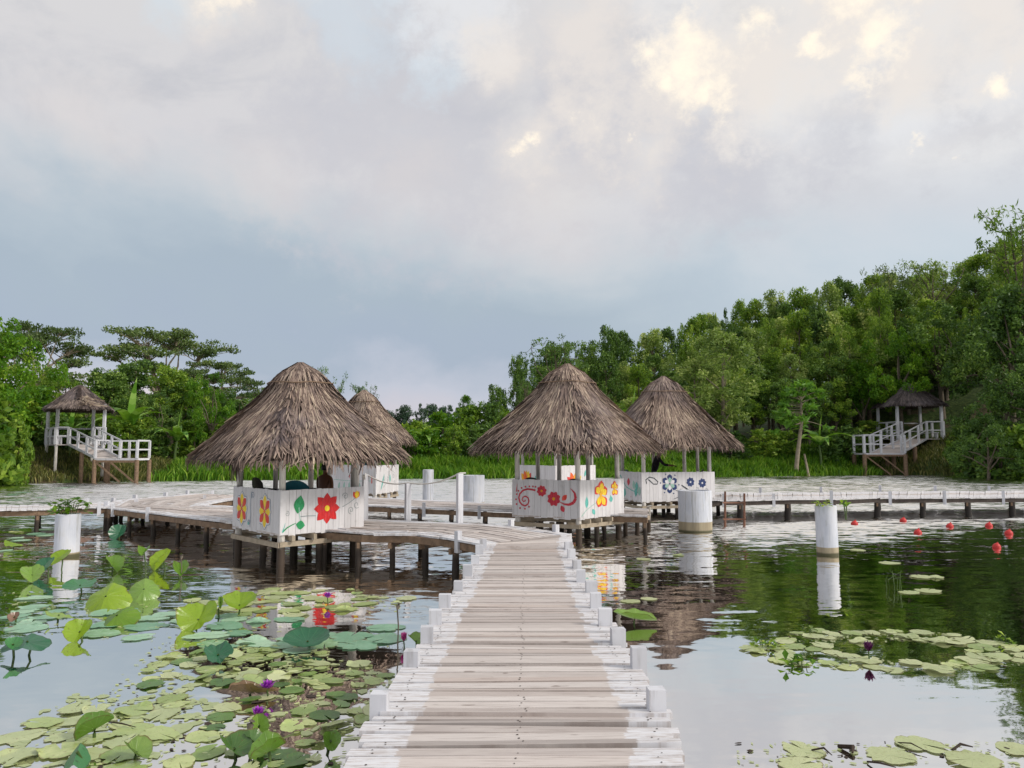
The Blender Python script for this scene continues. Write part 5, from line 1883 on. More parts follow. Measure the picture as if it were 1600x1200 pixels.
PROTO = {}
def make_tree(key, seed, kind):
    """prototype meshes, nominal height 10 (crown mesh, trunk mesh)"""
    rng = np.random.default_rng(seed)
    rs = random.Random(seed)
    cl, rad, cnt, sq, tone = [], [], [], [], []
    tb = MB()
    LS, WS = .28, .14
    droop = 0.1
    if kind == 'broad':
        lob = [(Vector((rs.gauss(0, 1.5), rs.gauss(0, 1.5), rs.uniform(3.6, 8.4))), rs.uniform(1.3, 2.1)) for _ in range(9)]
        lob.append((Vector((0, 0, 8.3)), 1.6))
        for (c, r) in lob:
            for i in range(11):
                d = Vector((rs.gauss(0, 1), rs.gauss(0, 1), rs.gauss(.25, .9))).normalized()
                p = c + d * r * rs.uniform(.55, 1.05)
                if p.z > 10.0: p.z = 10.0 - rs.random() * .4
                cl.append(p); rad.append(rs.uniform(.4, .75)); cnt.append(92); sq.append(.75); tone.append(rs.uniform(0, .45))
        top = 7.5
        tb.tube([(0, 0, -.4), (.1, 0, 1.5), (.05, .1, 4.0), (0, 0, top)], [.30, .24, .18, .06], 8)
        for (c, r) in lob:
            limb(tb, (0.05, .05, rs.uniform(2.0, 4.5)), c, .12, .03, rs)
    elif kind == 'acacia':
        for i in range(95):
            t = rs.random() ** .8
            z = 2.2 + 7.6 * t
            R_ = (0.35 + 1.9 * math.sin(math.pi * (1 - t) ** .75 * .92)) * rs.uniform(.35, 1.1)
            a = rs.uniform(0, 6.28)
            cl.append(Vector((R_ * math.cos(a), R_ * math.sin(a), z))); rad.append(rs.uniform(.35, .62)); cnt.append(74); sq.append(1.0); tone.append(rs.uniform(0, .45))
        tb.tube([(0, 0, -.4), (.08, .05, 3), (-.05, 0, 6.5), (0, 0, 9.4)], [.2, .16, .09, .02], 7)
        for i in range(16):
            p = cl[rs.randrange(len(cl))]
            limb(tb, (0, 0, max(1.5, p.z - 1.3)), p, .06, .015, rs)
        LS, WS, droop = .29, .11, .35
    elif kind == 'umbrella':
        n = 15
        tb.tube([(0, 0, -.4), (.15, 0, 2.5), (0.1, .1, 5.0)], [.34, .26, .2], 8)
        for i in range(n):
            a = 2 * math.pi * i / n + rs.uniform(-.25, .25)
            rr = rs.uniform(1.5, 6.0)
            zz = 9.6 - (rr / 6.0) ** 1.6 * rs.uniform(2.0, 4.6) - rs.uniform(0, .9)
            e = Vector((rr * math.cos(a), rr * math.sin(a), zz))
            limb(tb, (0.1, .1, rs.uniform(3.6, 5.2)), e, .13, .03, rs, .08)
            for k in range(12):
                p = e + Vector((rs.gauss(0, .95), rs.gauss(0, .95), rs.gauss(0.1, .14)))
                limb(tb, e.lerp(Vector((0, 0, 5)), .2), p, .035, .012, rs, .06)
                cl.append(p); rad.append(rs.uniform(.6, 1.05)); cnt.append(58); sq.append(.26); tone.append(rs.uniform(0, .4))
        LS, WS, droop = .27, .13, 0
    elif kind == 'wispy':
        tb.tube([(0, 0, -.4), (.1, 0, 3), (-.1, .05, 5.5), (.1, 0, 8.5)], [.2, .15, .1, .03], 7)
        for i in range(16):
            a = rs.uniform(0, 6.28); rr = rs.uniform(.6, 3.0); z = rs.uniform(5.4, 9.7) - rr * .35
            e = Vector((rr * math.cos(a), rr * math.sin(a), z))
            limb(tb, (0, 0, rs.uniform(3.5, 6.5)), e, .07, .02, rs)
            for k in range(6):
                p = e + Vector((rs.gauss(0, .55), rs.gauss(0, .55), rs.gauss(0, .4)))
                limb(tb, e, p, .018, .008, rs)
                cl.append(p); rad.append(rs.uniform(.3, .55)); cnt.append(22); sq.append(.9); tone.append(rs.uniform(0, .4))
        LS, WS, droop = .34, .10, .5
    elif kind == 'bush':
        for i in range(80):
            a = rs.uniform(0, 6.28); t = rs.random()
            z = .6 + 8.6 * t; R_ = 4.2 * math.sqrt(max(.05, 1 - (t - .25) ** 2 * 1.5)) * math.sqrt(rs.random())
            cl.append(Vector((R_ * math.cos(a), R_ * math.sin(a), z))); rad.append(rs.uniform(.7, 1.3)); cnt.append(30); sq.append(.8); tone.append(rs.uniform(0, .45))
        tb.tube([(0, 0, -.6), (0, 0, 3), (.2, 0, 6)], [.35, .25, .1], 6)
        for i in range(8):
            limb(tb, (0, 0, 1), cl[i], .14, .04, rs)
        LS, WS = .95, .42
    elif kind == 'papaya':
        tb.tube([(0.6, 0, -.4), (.25, 0, 2.5), (-.2, 0, 5.6)], [.22, .18, .14], 8)
        tb.tube([(-.9, .2, -.4), (-.4, .1, 2.4)], [.12, .08], 6)
        for i in range(70):
            a = rs.uniform(0, 6.28); t = rs.random()
            R_ = 2.5 * math.sqrt(rs.random()) * (1.05 - .45 * t)
            z = 5.4 + 4.3 * t - R_ * .35
            p = Vector((R_ * math.cos(a) - .2, R_ * math.sin(a), z))
            limb(tb, (-.2, 0, 5.4 + 2.8 * t), p, .035, .015, rs, .05)
            cl.append(p); rad.append(.42); cnt.append(15); sq.append(.45); tone.append(rs.uniform(0, .35))
        tb.tube([(-.2, 0, 5.5), (-.2, 0, 8.4)], [.13, .05], 6)
        LS, WS, droop = .8, .26, .45
    Cs, T = [], []
    for p, r, n, s, t in zip(cl, rad, cnt, sq, tone):
        q = rng.normal(size=(n, 3))
        q /= np.linalg.norm(q, axis=1)[:, None] + 1e-9
        q *= (r * rng.uniform(.25, 1.05, n) ** .6)[:, None]
        q[:, 2] *= s
        Cs.append(q + np.array(p))
        T.append(t + rng.uniform(0, .5, n))
    Cs = np.concatenate(Cs); T = np.clip(np.concatenate(T), 0, 1)
    V = leaf_quads(Cs, LS, WS, rng, droop).reshape(-1, 3)
    F = np.arange(len(V)).reshape(-1, 4)
    crown = np_mesh('crown', V, F, T, [L_MID])
    tmp = tb.build('trunk', M_BARK, None, True)
    tm = tmp.data
    bpy.data.objects.remove(tmp)
    half = np.percentile(np.hypot(V[:, 0], V[:, 1]), 96)
    PROTO.setdefault(kind, []).append((crown, tm, half))

for i in range(3): make_tree('b', 300 + i, 'broad')
for i in range(3): make_tree('a', 320 + i, 'acacia')
for i in range(2): make_tree('u', 340 + i, 'umbrella')
for i in range(2): make_tree('w', 360 + i, 'wispy')
for i in range(3): make_tree('s', 380 + i, 'bush')
make_tree('p', 400, 'papaya')

trs = random.Random(77)
TREE_GROUPS = {}
def plant(kind, px, ytop, Y, wpx, mat, label, group=None, name=None, cat='tree', var=None, bark=None):
    """a tree whose foot stands on the ground at distance Y in the direction of column px, as tall as it shows"""
    top = atY(px, ytop, Y)
    x, y = top.x, Y
    g = gz(x, y)
    h = max(.6, top.z - g)
    vs_ = PROTO[kind]
    crown, tm, half = vs_[trs.randrange(len(vs_)) if var is None else var % len(vs_)]
    root = thing(name or {'broad': 'broadleaf_tree', 'acacia': 'slender_tree', 'umbrella': 'umbrella_tree', 'wispy': 'sparse_tree', 'bush': 'shrub', 'papaya': 'papaya_tree'}[kind],
                 (x, y, g), label, cat, group, (0, 0, trs.uniform(0, 6.28)))
    sc = h / 10.0
    w = (wpx / FOC * Y / 2) / half if wpx else sc * trs.uniform(.9, 1.15)
    root.scale = (w, w, sc)
    oc = link('crown', crown)
    oc.parent = root
    oc.material_slots[0].link = 'OBJECT'
    oc.material_slots[0].material = mat
    ot = link('trunk', tm)
    ot.parent = root
    if bark:
        ot.material_slots[0].link = 'OBJECT'
        ot.material_slots[0].material = bark
    return root

# --- left bank
plant('broad', 2, 496, 48, 175, L_BRIGHT, 'bright green leafy tree at the left edge of the picture above the grassy bank', var=0)
plant('umbrella', 62, 487, 92, 190, L_OLIVE, 'tall thin flat-topped tree at far left, sky showing through its crown', var=0, bark=M_BARKL)
plant('umbrella', 255, 494, 84, 240, L_OLIVE, 'widest layered umbrella-shaped tree, behind the left pavilion', var=1, bark=M_BARKL)
plant('umbrella', 345, 548, 80, 150, L_OLIVE, 'low umbrella-shaped tree sloping down to the red flower hut roof', var=0, bark=M_BARKL)
plant('broad', 334, 578, 61, 88, L_BRIGHT, 'small bright yellow-green tree between the left pavilion and the red flower hut', var=1)
for i, (px, yt, Y, w) in enumerate(((105, 566, 70, 120), (160, 575, 66, 110), (215, 560, 72, 130), (270, 570, 70, 120), (320, 590, 70, 110), (375, 600, 68, 100), (45, 560, 66, 120), (420, 610, 72, 110), (250, 610, 64, 90), (140, 610, 60, 90))):
    plant('broad', px, yt, Y, w, L_DARK if i % 3 else L_MID, 'dense dark green tree in the thicket behind the left pavilion', 'trees in the left thicket')
for i, (px, yt, Y, w) in enumerate(((30, 620, 57, 80), (0, 600, 55, 90), (85, 640, 57, 60), (185, 655, 58, 60), (225, 650, 60, 60), (60, 600, 58, 90), (240, 668, 59, 55), (305, 655, 61, 70), (350, 660, 62, 70), (395, 655, 63, 70), (130, 650, 58, 50))):
    plant('bush', px, yt, Y, w, (L_MID, L_BRIGHT, L_DARK, L_MID)[i % 4], 'leafy green shrub on the left bank around the pavilion', 'shrubs on the left bank', cat='shrub')
for i in range(13):
    plant('broad', -30 + i * 40, 600 + trs.uniform(-14, 14) + max(0, i - 9) * 14, 98 + trs.uniform(-4, 4), 120, L_MID if i % 3 == 1 else L_DARK, 'dark green tree at the back of the left thicket', 'trees at the back of the left thicket')
for i in range(12):
    plant('bush', -20 + i * 42, 655 + trs.uniform(-12, 10), 74 + trs.uniform(-3, 3), 90, (L_DARK, L_MID)[i % 2], 'tall shrub filling the ground under the left thicket', 'undergrowth of the left thicket', cat='shrub')
plant('broad', -60, 520, 45, 180, L_BRIGHT, 'second bright tree cut off by the left edge of the picture', var=2)
for (px, yt, Y, w) in ((-5, 625, 46.5, 80), (30, 650, 47.5, 46), (-35, 600, 44, 120)):
    plant('bush', px, yt, Y, w, L_MID, 'bushy green shrub at the foot of the bright tree at the left edge', 'shrubs under the left edge tree', cat='shrub')
# --- centre
plant('wispy', 512, 564, 58, 62, L_DARK, 'dark-leaved treetop showing right of the red flower hut roof peak', var=0)
plant('wispy', 568, 590, 60, 46, L_DARK, 'small dark treetop just above the far left hut roof', var=1)
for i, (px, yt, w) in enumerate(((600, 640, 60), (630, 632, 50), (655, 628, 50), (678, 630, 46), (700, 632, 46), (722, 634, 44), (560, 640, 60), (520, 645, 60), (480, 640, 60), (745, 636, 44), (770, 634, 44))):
    plant('broad', px, yt, 190, w, L_FARHAZE, 'distant bluish tree on the skyline between the two front huts', 'far trees on the skyline')
for i, (px, yt, Y, w) in enumerate(((470, 650, 66, 70), (520, 660, 66, 70), (560, 655, 66, 70), (610, 662, 66, 60), (650, 655, 66, 60), (690, 640, 68, 70), (730, 632, 69, 70), (765, 625, 69, 60), (800, 640, 67, 60), (670, 668, 63, 50), (712, 662, 63, 50), (752, 660, 63, 60), (790, 655, 64, 60), (640, 675, 62, 45), (440, 655, 66, 70))):
    plant('bush', px, yt, Y, w, (L_MID, L_BRIGHT, L_MID, L_DARK)[i % 4], 'green shrub in the hedge along the far shore between the front huts', 'shrubs on the far shore', cat='shrub')
plant('broad', 772, 600, 72, 54, L_DARK, 'small dark tree left of the middle hut roof', var=2)
plant('acacia', 728, 618, 70, 34, L_BRIGHT, 'narrow light green tree standing above the hedge left of the middle hut', var=0)

# --- right wooded hillside
sky_line = [(815, 580), (840, 545), (868, 520), (905, 540), (945, 505), (985, 530), (1025, 520), (1055, 508), (1080, 492), (1112, 486), (1150, 474), (1180, 478), (1205, 464), (1228, 470), (1255, 446),
            (1300, 450), (1340, 440), (1380, 432), (1440, 430), (1490, 425), (1530, 400), (1570, 392), (1610, 385), (1650, 380)]
def skyl(px):
    for (a, ya), (b, yb) in zip(sky_line[:-1], sky_line[1:]):
        if a <= px <= b:
            return ya + (yb - ya) * (px - a) / (b - a)
    return 560 if px < 815 else 385
def rise(px):
    return 6 * min(1, max(0, (px - 1080) / 120))
px = 812
i = 0
while px < 1660:
    k = ('acacia', 'acacia', 'broad')[i % 3] if px > 960 else 'broad'
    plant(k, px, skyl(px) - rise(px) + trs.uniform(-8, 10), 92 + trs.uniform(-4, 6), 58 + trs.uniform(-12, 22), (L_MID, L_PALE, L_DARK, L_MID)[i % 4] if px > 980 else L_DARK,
          'leafy tree on the skyline of the wooded hillside at right', 'trees on the right hillside')
    px += 23; i += 1
px = 822
i = 0
while px < 1650:
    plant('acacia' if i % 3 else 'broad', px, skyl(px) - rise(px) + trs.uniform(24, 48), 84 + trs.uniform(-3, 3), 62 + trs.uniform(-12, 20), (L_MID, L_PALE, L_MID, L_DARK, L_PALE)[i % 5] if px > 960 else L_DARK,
          'leafy tree halfway up the wooded hillside at right', 'trees on the right hillside')
    px += 25; i += 1
px = 815
i = 0
while px < 1650:
    plant('broad' if i % 2 else 'acacia', px, skyl(px) - rise(px) + trs.uniform(66, 112), 77 + trs.uniform(-2, 2), 70 + trs.uniform(-14, 20), (L_DARK, L_MID, L_PALE, L_MID)[i % 4] if px < 1420 else (L_DARK, L_MID)[i % 2],
          'leafy tree low on the wooded hillside at right', 'trees on the right hillside')
    px += 30; i += 1
px = 800
i = 0
while px < 1330:
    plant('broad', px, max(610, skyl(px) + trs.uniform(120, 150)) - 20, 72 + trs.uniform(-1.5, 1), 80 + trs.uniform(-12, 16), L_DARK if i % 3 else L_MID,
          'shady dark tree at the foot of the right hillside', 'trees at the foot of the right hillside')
    px += 42; i += 1
for i, (px, yt, Y, w) in enumerate(((1465, 470, 73, 150), (1572, 450, 66, 170), (1600, 430, 62, 170), (1512, 560, 77, 130), (1560, 570, 60, 140), (1620, 520, 58, 150), (1455, 575, 80, 110), (1540, 640, 57, 110), (1340, 600, 78, 100), (1395, 585, 80, 100))):
    plant('broad', px, yt, Y, w, L_DARK, 'big dark green tree crowding behind the right pavilion', 'dark trees around the right pavilion')
plant('acacia', 1128, 516, 68, 110, L_PALE, 'tall pale grey-green tree right of the blue flower hut roof', var=1, bark=M_BARKL)
plant('acacia', 1085, 560, 69, 90, L_PALE, 'pale green tree rising behind the blue flower hut roof peak', var=2, bark=M_BARKL)
plant('broad', 1402, 512, 72, 110, L_BRIGHT, 'bright green tree glowing above the right pavilion roof', var=0)
plant('broad', 1345, 560, 74, 70, L_BRIGHT, 'yellow-green low tree left of the right pavilion roof', var=2)
plant('wispy', 1388, 398, 86, 90, L_OLIVE, 'sparse thin-leaved tree on the ridge, left of a pair', var=0)
plant('wispy', 1455, 392, 84, 110, L_PALE, 'sparse pale tree on the ridge, right of a pair', var=1)
plant('wispy', 1578, 303, 70, 150, L_MID, 'tallest sparse tree at the top right edge of the picture', var=0)
plant('wispy', 1635, 310, 70, 150, L_MID, 'tall sparse tree cut off by the right edge of the picture', var=1)
plant('wispy', 868, 517, 76, 110, L_DARK, 'open-crowned dark tree rising above the middle hut roof', var=1)
plant('wispy', 820, 565, 73, 50, L_DARK, 'small open dark tree left of the middle hut roof peak', var=0)
plant('papaya', 1247, 588, 64, 84, L_BANANA, 'papaya tree with a bare leaning trunk on the far shore', var=0, bark=M_BARKL)
for i, (px, yt, Y, w) in enumerate(((830, 672, 65, 60), (880, 668, 66, 60), (930, 665, 66, 60), (985, 672, 66, 60), (1040, 668, 67, 60), (1090, 670, 67, 60), (1140, 672, 66, 60), (1190, 668, 68, 60), (1225, 672, 68, 50), (1290, 668, 68, 55), (1325, 664, 69, 60), (1360, 655, 73, 70), (1508, 664, 64, 60), (1520, 668, 60, 70), (1560, 665, 58, 80), (1600, 660, 56, 90))):
    plant('bush', px, yt, Y, w, (L_MID, L_DARK, L_DARK, L_MID)[i % 4], 'low green shrub at the water side below the right hillside', 'shrubs below the right hillside', cat='shrub')

def banana(px, ytop, Y, label, seed, lean=0.0, n=8):
    rs = random.Random(seed)
    top = atY(px, ytop, Y)
    x, y = top.x, Y
    g = gz(x, y)
    h = top.z - g
    root = thing('banana_plant', (x, y, g), label, 'banana plant', 'banana plants on the banks')
    sb = MB()
    hs = h * .42
    sb.tube([(x, y, g - .3), (x, y, g + hs * .5), (x + lean * .3, y, g + hs)], [.13, .11, .07], 8)
    part(sb, 'stem', M_STEM, root)
    for i in range(n):
        a = 2 * math.pi * i / n + rs.uniform(-.3, .3)
        upr = .95 if i == 0 else rs.uniform(.25, .75)
        L = h * .62 * rs.uniform(.85, 1.1)
        lb = MB()
        prev = None
        p = Vector((x + lean * .3, y, g + hs))
        el = math.radians(88 if i == 0 else 30 + 50 * upr)
        d2 = Vector((math.cos(a), math.sin(a), 0))
        seg = 9
        for k in range(seg + 1):
            t = k / seg
            wv = .27 * h / 4 * math.sin(math.pi * min(1, .12 + t * .88) ** .8) + .005
            d = d2 * math.cos(el) + Vector((0, 0, math.sin(el)))
            s = d2.cross(Vector((0, 0, 1)))
            fold = Vector((0, 0, wv * .35))
            cur = (p - s * wv + fold, p.copy(), p + s * wv + fold)
            if prev:
                r_ = rs.random()
                lb.face([prev[0], cur[0], cur[1], prev[1]], 0, r_)
                lb.face([prev[1], cur[1], cur[2], prev[2]], 0, r_)
            prev = cur
            p = p + d * (L / seg)
            el -= (0.02 if i == 0 else (.13 + .12 * (1 - upr)))
        part(lb, 'leaf', L_BANANA, root)
banana(206, 598, 59, 'banana plant with one tall upright pale leaf right of the left pavilion', 1, 0, 9)
banana(276, 638, 59, 'banana plant with spreading arched leaves left of the red flower hut', 2, .4, 9)
banana(112, 632, 56, 'banana plant showing between the posts of the left pavilion', 3, 0, 8)
banana(1280, 640, 66, 'banana plant with a drooping pale leaf beside the papaya tree', 4, -.3, 8)
banana(985, 606, 68, 'banana plant peeking between the middle hut roof and the blue flower hut roof', 5, .2, 7)
banana(664, 640, 64, 'banana plant in the hedge right of the far left hut roof', 6, 0, 8)

# --- shore grass
def grass(name, n, sampler, hmin, hmax, w, mat, seed, label):
    rng = np.random.default_rng(seed)
    P = sampler(rng, n)
    z = ground_z(P[:, 0], P[:, 1])
    a = rng.uniform(0, 6.28, len(P))
    clump = .6 + .5 * np.sin(P[:, 0] * 1.1) * np.sin(P[:, 1] * 1.7 + P[:, 0] * .35) + rng.uniform(-.25, .25, len(P))
    h = (hmin + (hmax - hmin) * np.clip(clump, 0, 1))
    s = np.stack([np.cos(a), np.sin(a), np.zeros_like(a)], 1) * (w * rng.uniform(.6, 1.4, len(P)))[:, None]
    b = np.stack([P[:, 0], P[:, 1], z - .05], 1)
    lean = rng.normal(0, .28, (len(P), 2)) * h[:, None]
    mid = b + np.stack([lean[:, 0] * .35, lean[:, 1] * .35, h * .6], 1)
    tip = b + np.stack([lean[:, 0], lean[:, 1], h * rng.uniform(.8, 1.05, len(P))], 1)
    V = np.stack([b - s, mid - s * .9, tip, mid + s * .9], 1).reshape(-1, 3)
    F = np.arange(len(V)).reshape(-1, 4)
    me = np_mesh(name, V, F, rng.uniform(0, 1, len(F)), [mat])
    o = link(name, me)
    tag(o, label, 'grass', None, 'stuff')

def shore_sampler(x0, x1, d0, d1):
    def f(rng, n):
        out = np.zeros((0, 2))
        while len(out) < n:
            X = rng.uniform(x0, x1, n * 3); Y = rng.uniform(40, 82, n * 3)
            d = pond_dist(X, Y)
            k = (d > d0) & (d < d1)
            out = np.concatenate([out, np.stack([X[k], Y[k]], 1)])
        return out[:n]
    return f
grass('shore_grass', 30000, shore_sampler(-24, 31, -1.0, 5.0), .45, 1.25, .05, L_GRASS, 1, 'bright green tall grass along the far shore')
grass('bank_grass', 16000, shore_sampler(-52, -23, -.4, 8.0), .25, .7, .035, L_GRASSD, 2, 'dry yellowish grass on the left bank')
grass('right_bank_grass', 12000, shore_sampler(31, 50, -.5, 6.0), .35, .9, .045, L_GRASSD, 3, 'dark olive grass on the right bank below the pavilion')

# ------------------------------------------------------------------ lilies and lotus
def pad_mesh(seed, mat, notch=True, n=44, wav=.02, curl=.05):
    rs = random.Random(seed)
    mb = MB()
    ph = [rs.uniform(0, 6.28) for _ in range(5)]
    nt = rs.uniform(.06, .35) if notch else .0
    bites = [(rs.uniform(0, 6.28), rs.uniform(.08, .2), rs.uniform(.1, .3)) for _ in range(rs.randint(1, 4))]
    tooth = [rs.uniform(-.035, .035) for _ in range(n + 1)]
    def rr(k, a):
        r = 1 + .05 * math.sin(2 * a + ph[4]) + .04 * math.sin(3 * a + ph[0]) + .03 * math.sin(7 * a + ph[1]) + tooth[k]
        for (c, w, dp) in bites:
            r -= dp * math.exp(-((((a - c + math.pi) % 6.2832) - math.pi) / w) ** 2)
        return r
    def P(k, ring):
        a = nt / 2 + (2 * math.pi - nt) * k / n
        r = rr(k, a) * ring
        z = wav * math.sin(2 * a + ph[3]) * ring ** 2 + curl * max(0, math.sin(2 * a + ph[0]) - .35) * max(0, ring - .7) * 3
        return (r * math.cos(a), r * math.sin(a), z)
    rings = [0.0, .4, .7, .88, 1.0]
    for k in range(n):
        for i in range(4):
            r0, r1 = rings[i], rings[i + 1]
            u0, u1 = k / n, (k + 1) / n
            if i == 0:
                mb.face([P(k, 0), P(k, r1), P(k + 1, r1)], 0, .5, [(u0, 0), (u0, r1), (u1, r1)])
            else:
                mb.face([P(k, r0), P(k, r1), P(k + 1, r1), P(k + 1, r0)], 0, .5, [(u0, r0), (u0, r1), (u1, r1), (u1, r0)])
    o = mb.build('lily_pad', mat, None, True)
    me = o.data
    bpy.data.objects.remove(o)
    return me

PADS = {k: [pad_mesh(500 + 7 * i + j, m, True, 44, .012, (.0, .02, .05, .16, .3, .0)[i]) for i in range(6)] for j, (k, m) in enumerate((('yel', P_YEL), ('teal', P_TEAL), ('green', P_GREEN), ('pale', P_PALE)))}
prs = random.Random(99)
def in_poly(x, y, P):
    c = False
    j = len(P) - 1
    for i in range(len(P)):
        if (P[i][1] > y) != (P[j][1] > y) and x < (P[j][0] - P[i][0]) * (y - P[i][1]) / (P[j][1] - P[i][1]) + P[i][0]:
            c = not c
        j = i
    return c

PLACED = []
def gap_at(px, py, wx, wy):
    p = at(px, py, 0)
    return (p.x, p.y, wx, wy)
GAPS = [gap_at(550, 971, .75, .42), gap_at(590, 1024, .5, .22), gap_at(365, 1082, .42, .16), gap_at(300, 925, .5, .5), gap_at(700, 1010, .5, .5)]
def put_pad(x, y, r, kind, label, group, flap=False):
    me = PADS[kind][prs.randrange(6) if r < .2 else prs.choice((0, 1, 2, 5))]
    o = link('lily_pad', me)
    o.location = (x, y, .005 + prs.random() * .009)
    o.rotation_euler = (prs.gauss(0, .008), prs.gauss(0, .008), prs.uniform(0, 6.28))
    if flap:
        o.rotation_euler[0] = prs.choice((-1, 1)) * prs.uniform(.12, .4)
        o.location.z += r * .14
    o.scale = (r, r * prs.uniform(.68, 1.0), r)
    tag(o, label, 'lily pad', group)
    PLACED.append((x, y, r))

def fill(poly_px, n, rmin, rmax, kinds, label, group, over=.62, hole=(), flap=.0):
    W = [tuple(at(px, py, 0))[:2] for px, py in poly_px]
    xs = [p[0] for p in W]; ys = [p[1] for p in W]
    k = tries = 0
    while k < n and tries < n * 60:
        tries += 1
        x, y = prs.uniform(min(xs), max(xs)), prs.uniform(min(ys), max(ys))
        if not in_poly(x, y, W): continue
        if any(((x - q[0]) / q[2]) ** 2 + ((y - q[1]) / q[3]) ** 2 < 1 for q in hole): continue
        r = prs.uniform(rmin, rmax)
        if any((x - a) ** 2 + (y - b) ** 2 < (over * (r + c)) ** 2 for a, b, c in PLACED): continue
        put_pad(x, y, r, prs.choice(kinds), label, group, prs.random() < flap)
        k += 1

fill([(295, 938), (420, 921), (560, 921), (645, 936), (620, 957), (450, 966), (330, 956)], 44, .08, .2, ['yel', 'yel', 'pale'], 'yellow-green lily pad in the flat patch before the red flower hut', 'lily pads in the patch before the near hut', .5)
fill([(0, 925), (160, 940), (420, 962), (620, 980), (660, 1003), (480, 1028), (200, 1005), (0, 985)], 40, .12, .25, ['teal', 'teal', 'teal'], 'round blue-green lotus pad lying flat among the lotus leaves at left', 'blue-green pads at left', .62, GAPS)
fill([(240, 1030), (420, 1000), (590, 1042), (622, 1068), (585, 1130), (540, 1199), (250, 1199), (330, 1120), (200, 1090)], 90, .06, .145, ['yel', 'yel', 'green', 'pale'], 'yellow-green lily pad in the foreground patch beside the walkway', 'lily pads in the foreground patch', .56, GAPS, .16)
fill([(-40, 1170), (120, 1105), (260, 1095), (260, 1215), (-40, 1215)], 20, .10, .2, ['pale', 'yel'], 'pale lily pad in the bottom left corner', 'lily pads at the bottom left')
fill([(0, 762), (130, 758), (160, 772), (0, 785)], 9, .25, .5, ['teal', 'pale'], 'faint lily pad far back at left beyond the narrow walkway', 'far lily pads at left')
fill([(0, 812), (72, 812), (72, 868), (0, 868)], 12, .16, .3, ['teal', 'yel'], 'lily pad left of the slim white cylinder', 'lily pads by the left cylinder')
hc = at(1400, 1018, 0)
fill([(1162, 1012), (1250, 986), (1450, 985), (1590, 1008), (1640, 1040), (1480, 1050), (1300, 1046), (1200, 1034)], 62, .085, .16, ['pale', 'yel', 'pale'], 'pale lily pad in the ring-shaped patch on the right', 'lily pads in the right patch', .47, [(hc.x + .05, hc.y + .02, .72, .36)])
for (px, py, r, k) in ((1438, 902, .2, 'pale'), (1462, 903, .15, 'pale'), (1420, 926, .17, 'pale'), (1450, 924, .2, 'pale'), (1340, 860, .2, 'pale'), (1390, 880, .18, 'pale'), (1005, 874, .15, 'pale'), (985, 940, .15, 'pale'), (1015, 936, .12, 'pale'), (1060, 868, .14, 'yel')):
    p = at(px, py, 0)
    put_pad(p.x, p.y, r, k, 'stray pale lily pad on the open water right of the walkway', 'stray lily pads')
for (px, py, r) in ((1255, 1172, .15), (1440, 1165, .17), (1520, 1188, .18), (1390, 1182, .16), (1250, 1196, .14), (1590, 1172, .15)):
    p = at(px, py, 0)
    put_pad(p.x, p.y, r, 'pale', 'large pale lily pad lying half sunk in the bottom right corner', 'half sunk lily pads')

def pond_weed(name, polys, n, rmin, rmax, mat, seed, label, dark=.28):
    """scattered scraps of floating weed and tiny leaves"""
    rs = random.Random(seed)
    mb = MB()
    for poly, share in polys:
        W = [tuple(at(px, py, 0))[:2] for px, py in poly]
        xs = [p[0] for p in W]; ys = [p[1] for p in W]
        k = 0
        while k < n * share:
            x, y = rs.uniform(min(xs), max(xs)), rs.uniform(min(ys), max(ys))
            if not in_poly(x, y, W): continue
            if any(((x - q[0]) / q[2]) ** 2 + ((y - q[1]) / q[3]) ** 2 < 1 for q in GAPS + [(hc.x + .05, hc.y + .02, .72, .36)]): continue
            k += 1
            r = rs.uniform(rmin, rmax) * (1.6 if rs.random() < .1 else 1)
            m_ = 7
            a0 = rs.uniform(0, 6.28)
            z = .003 + rs.random() * .004
            tl = rs.gauss(0, .05)
            ca, sa, el = math.cos(a0), math.sin(a0), rs.uniform(.25, .9)
            pts = [(r * rs.uniform(.5, 1.2) * math.cos(6.283 * q / m_), el * r * rs.uniform(.5, 1.2) * math.sin(6.283 * q / m_)) for q in range(m_)]
            mb.face([(x + a_ * ca - b_ * sa, y + a_ * sa + b_ * ca, z) for a_, b_ in pts], 0 if rs.random() > dark * (1 if r < .03 else .2) else 1, rs.random(), [(.1, .5)] * m_)
    tag(mb.build(name, [mat, M_UNDER]), label, 'pond weed', None, 'stuff')
pond_weed('pond_weed', [([(240, 1010), (420, 995), (600, 1040), (622, 1070), (560, 1199), (0, 1199), (0, 1165), (150, 1090)], .55), ([(295, 938), (420, 921), (560, 921), (645, 936), (620, 957), (450, 966), (330, 956)], .2),
                        ([(0, 925), (420, 962), (660, 1003), (480, 1028), (0, 985)], .25)], 1500, .008, .034, P_YEL, 3, 'small scraps of floating weed between the lily pads on the left')
pond_weed('leaf_film', [([(240, 1030), (420, 1000), (590, 1042), (622, 1068), (570, 1160), (420, 1140), (300, 1130), (200, 1090)], .55), ([(-40, 1165), (120, 1085), (330, 1070), (360, 1150), (250, 1199), (-40, 1215)], .45)], 430, .025, .08, P_PALE, 8, 'thin film of pale drowned leaves between the lily pads at bottom left')
pond_weed('pond_weed', [([(1162, 1012), (1250, 986), (1450, 985), (1590, 1008), (1640, 1040), (1480, 1050), (1300, 1046), (1200, 1034)], .7), ([(1150, 1160), (1620, 1160), (1640, 1199), (1150, 1199)], .3)], 500, .008, .03, P_PALE, 5, 'small scraps of floating weed among the pale pads on the right')

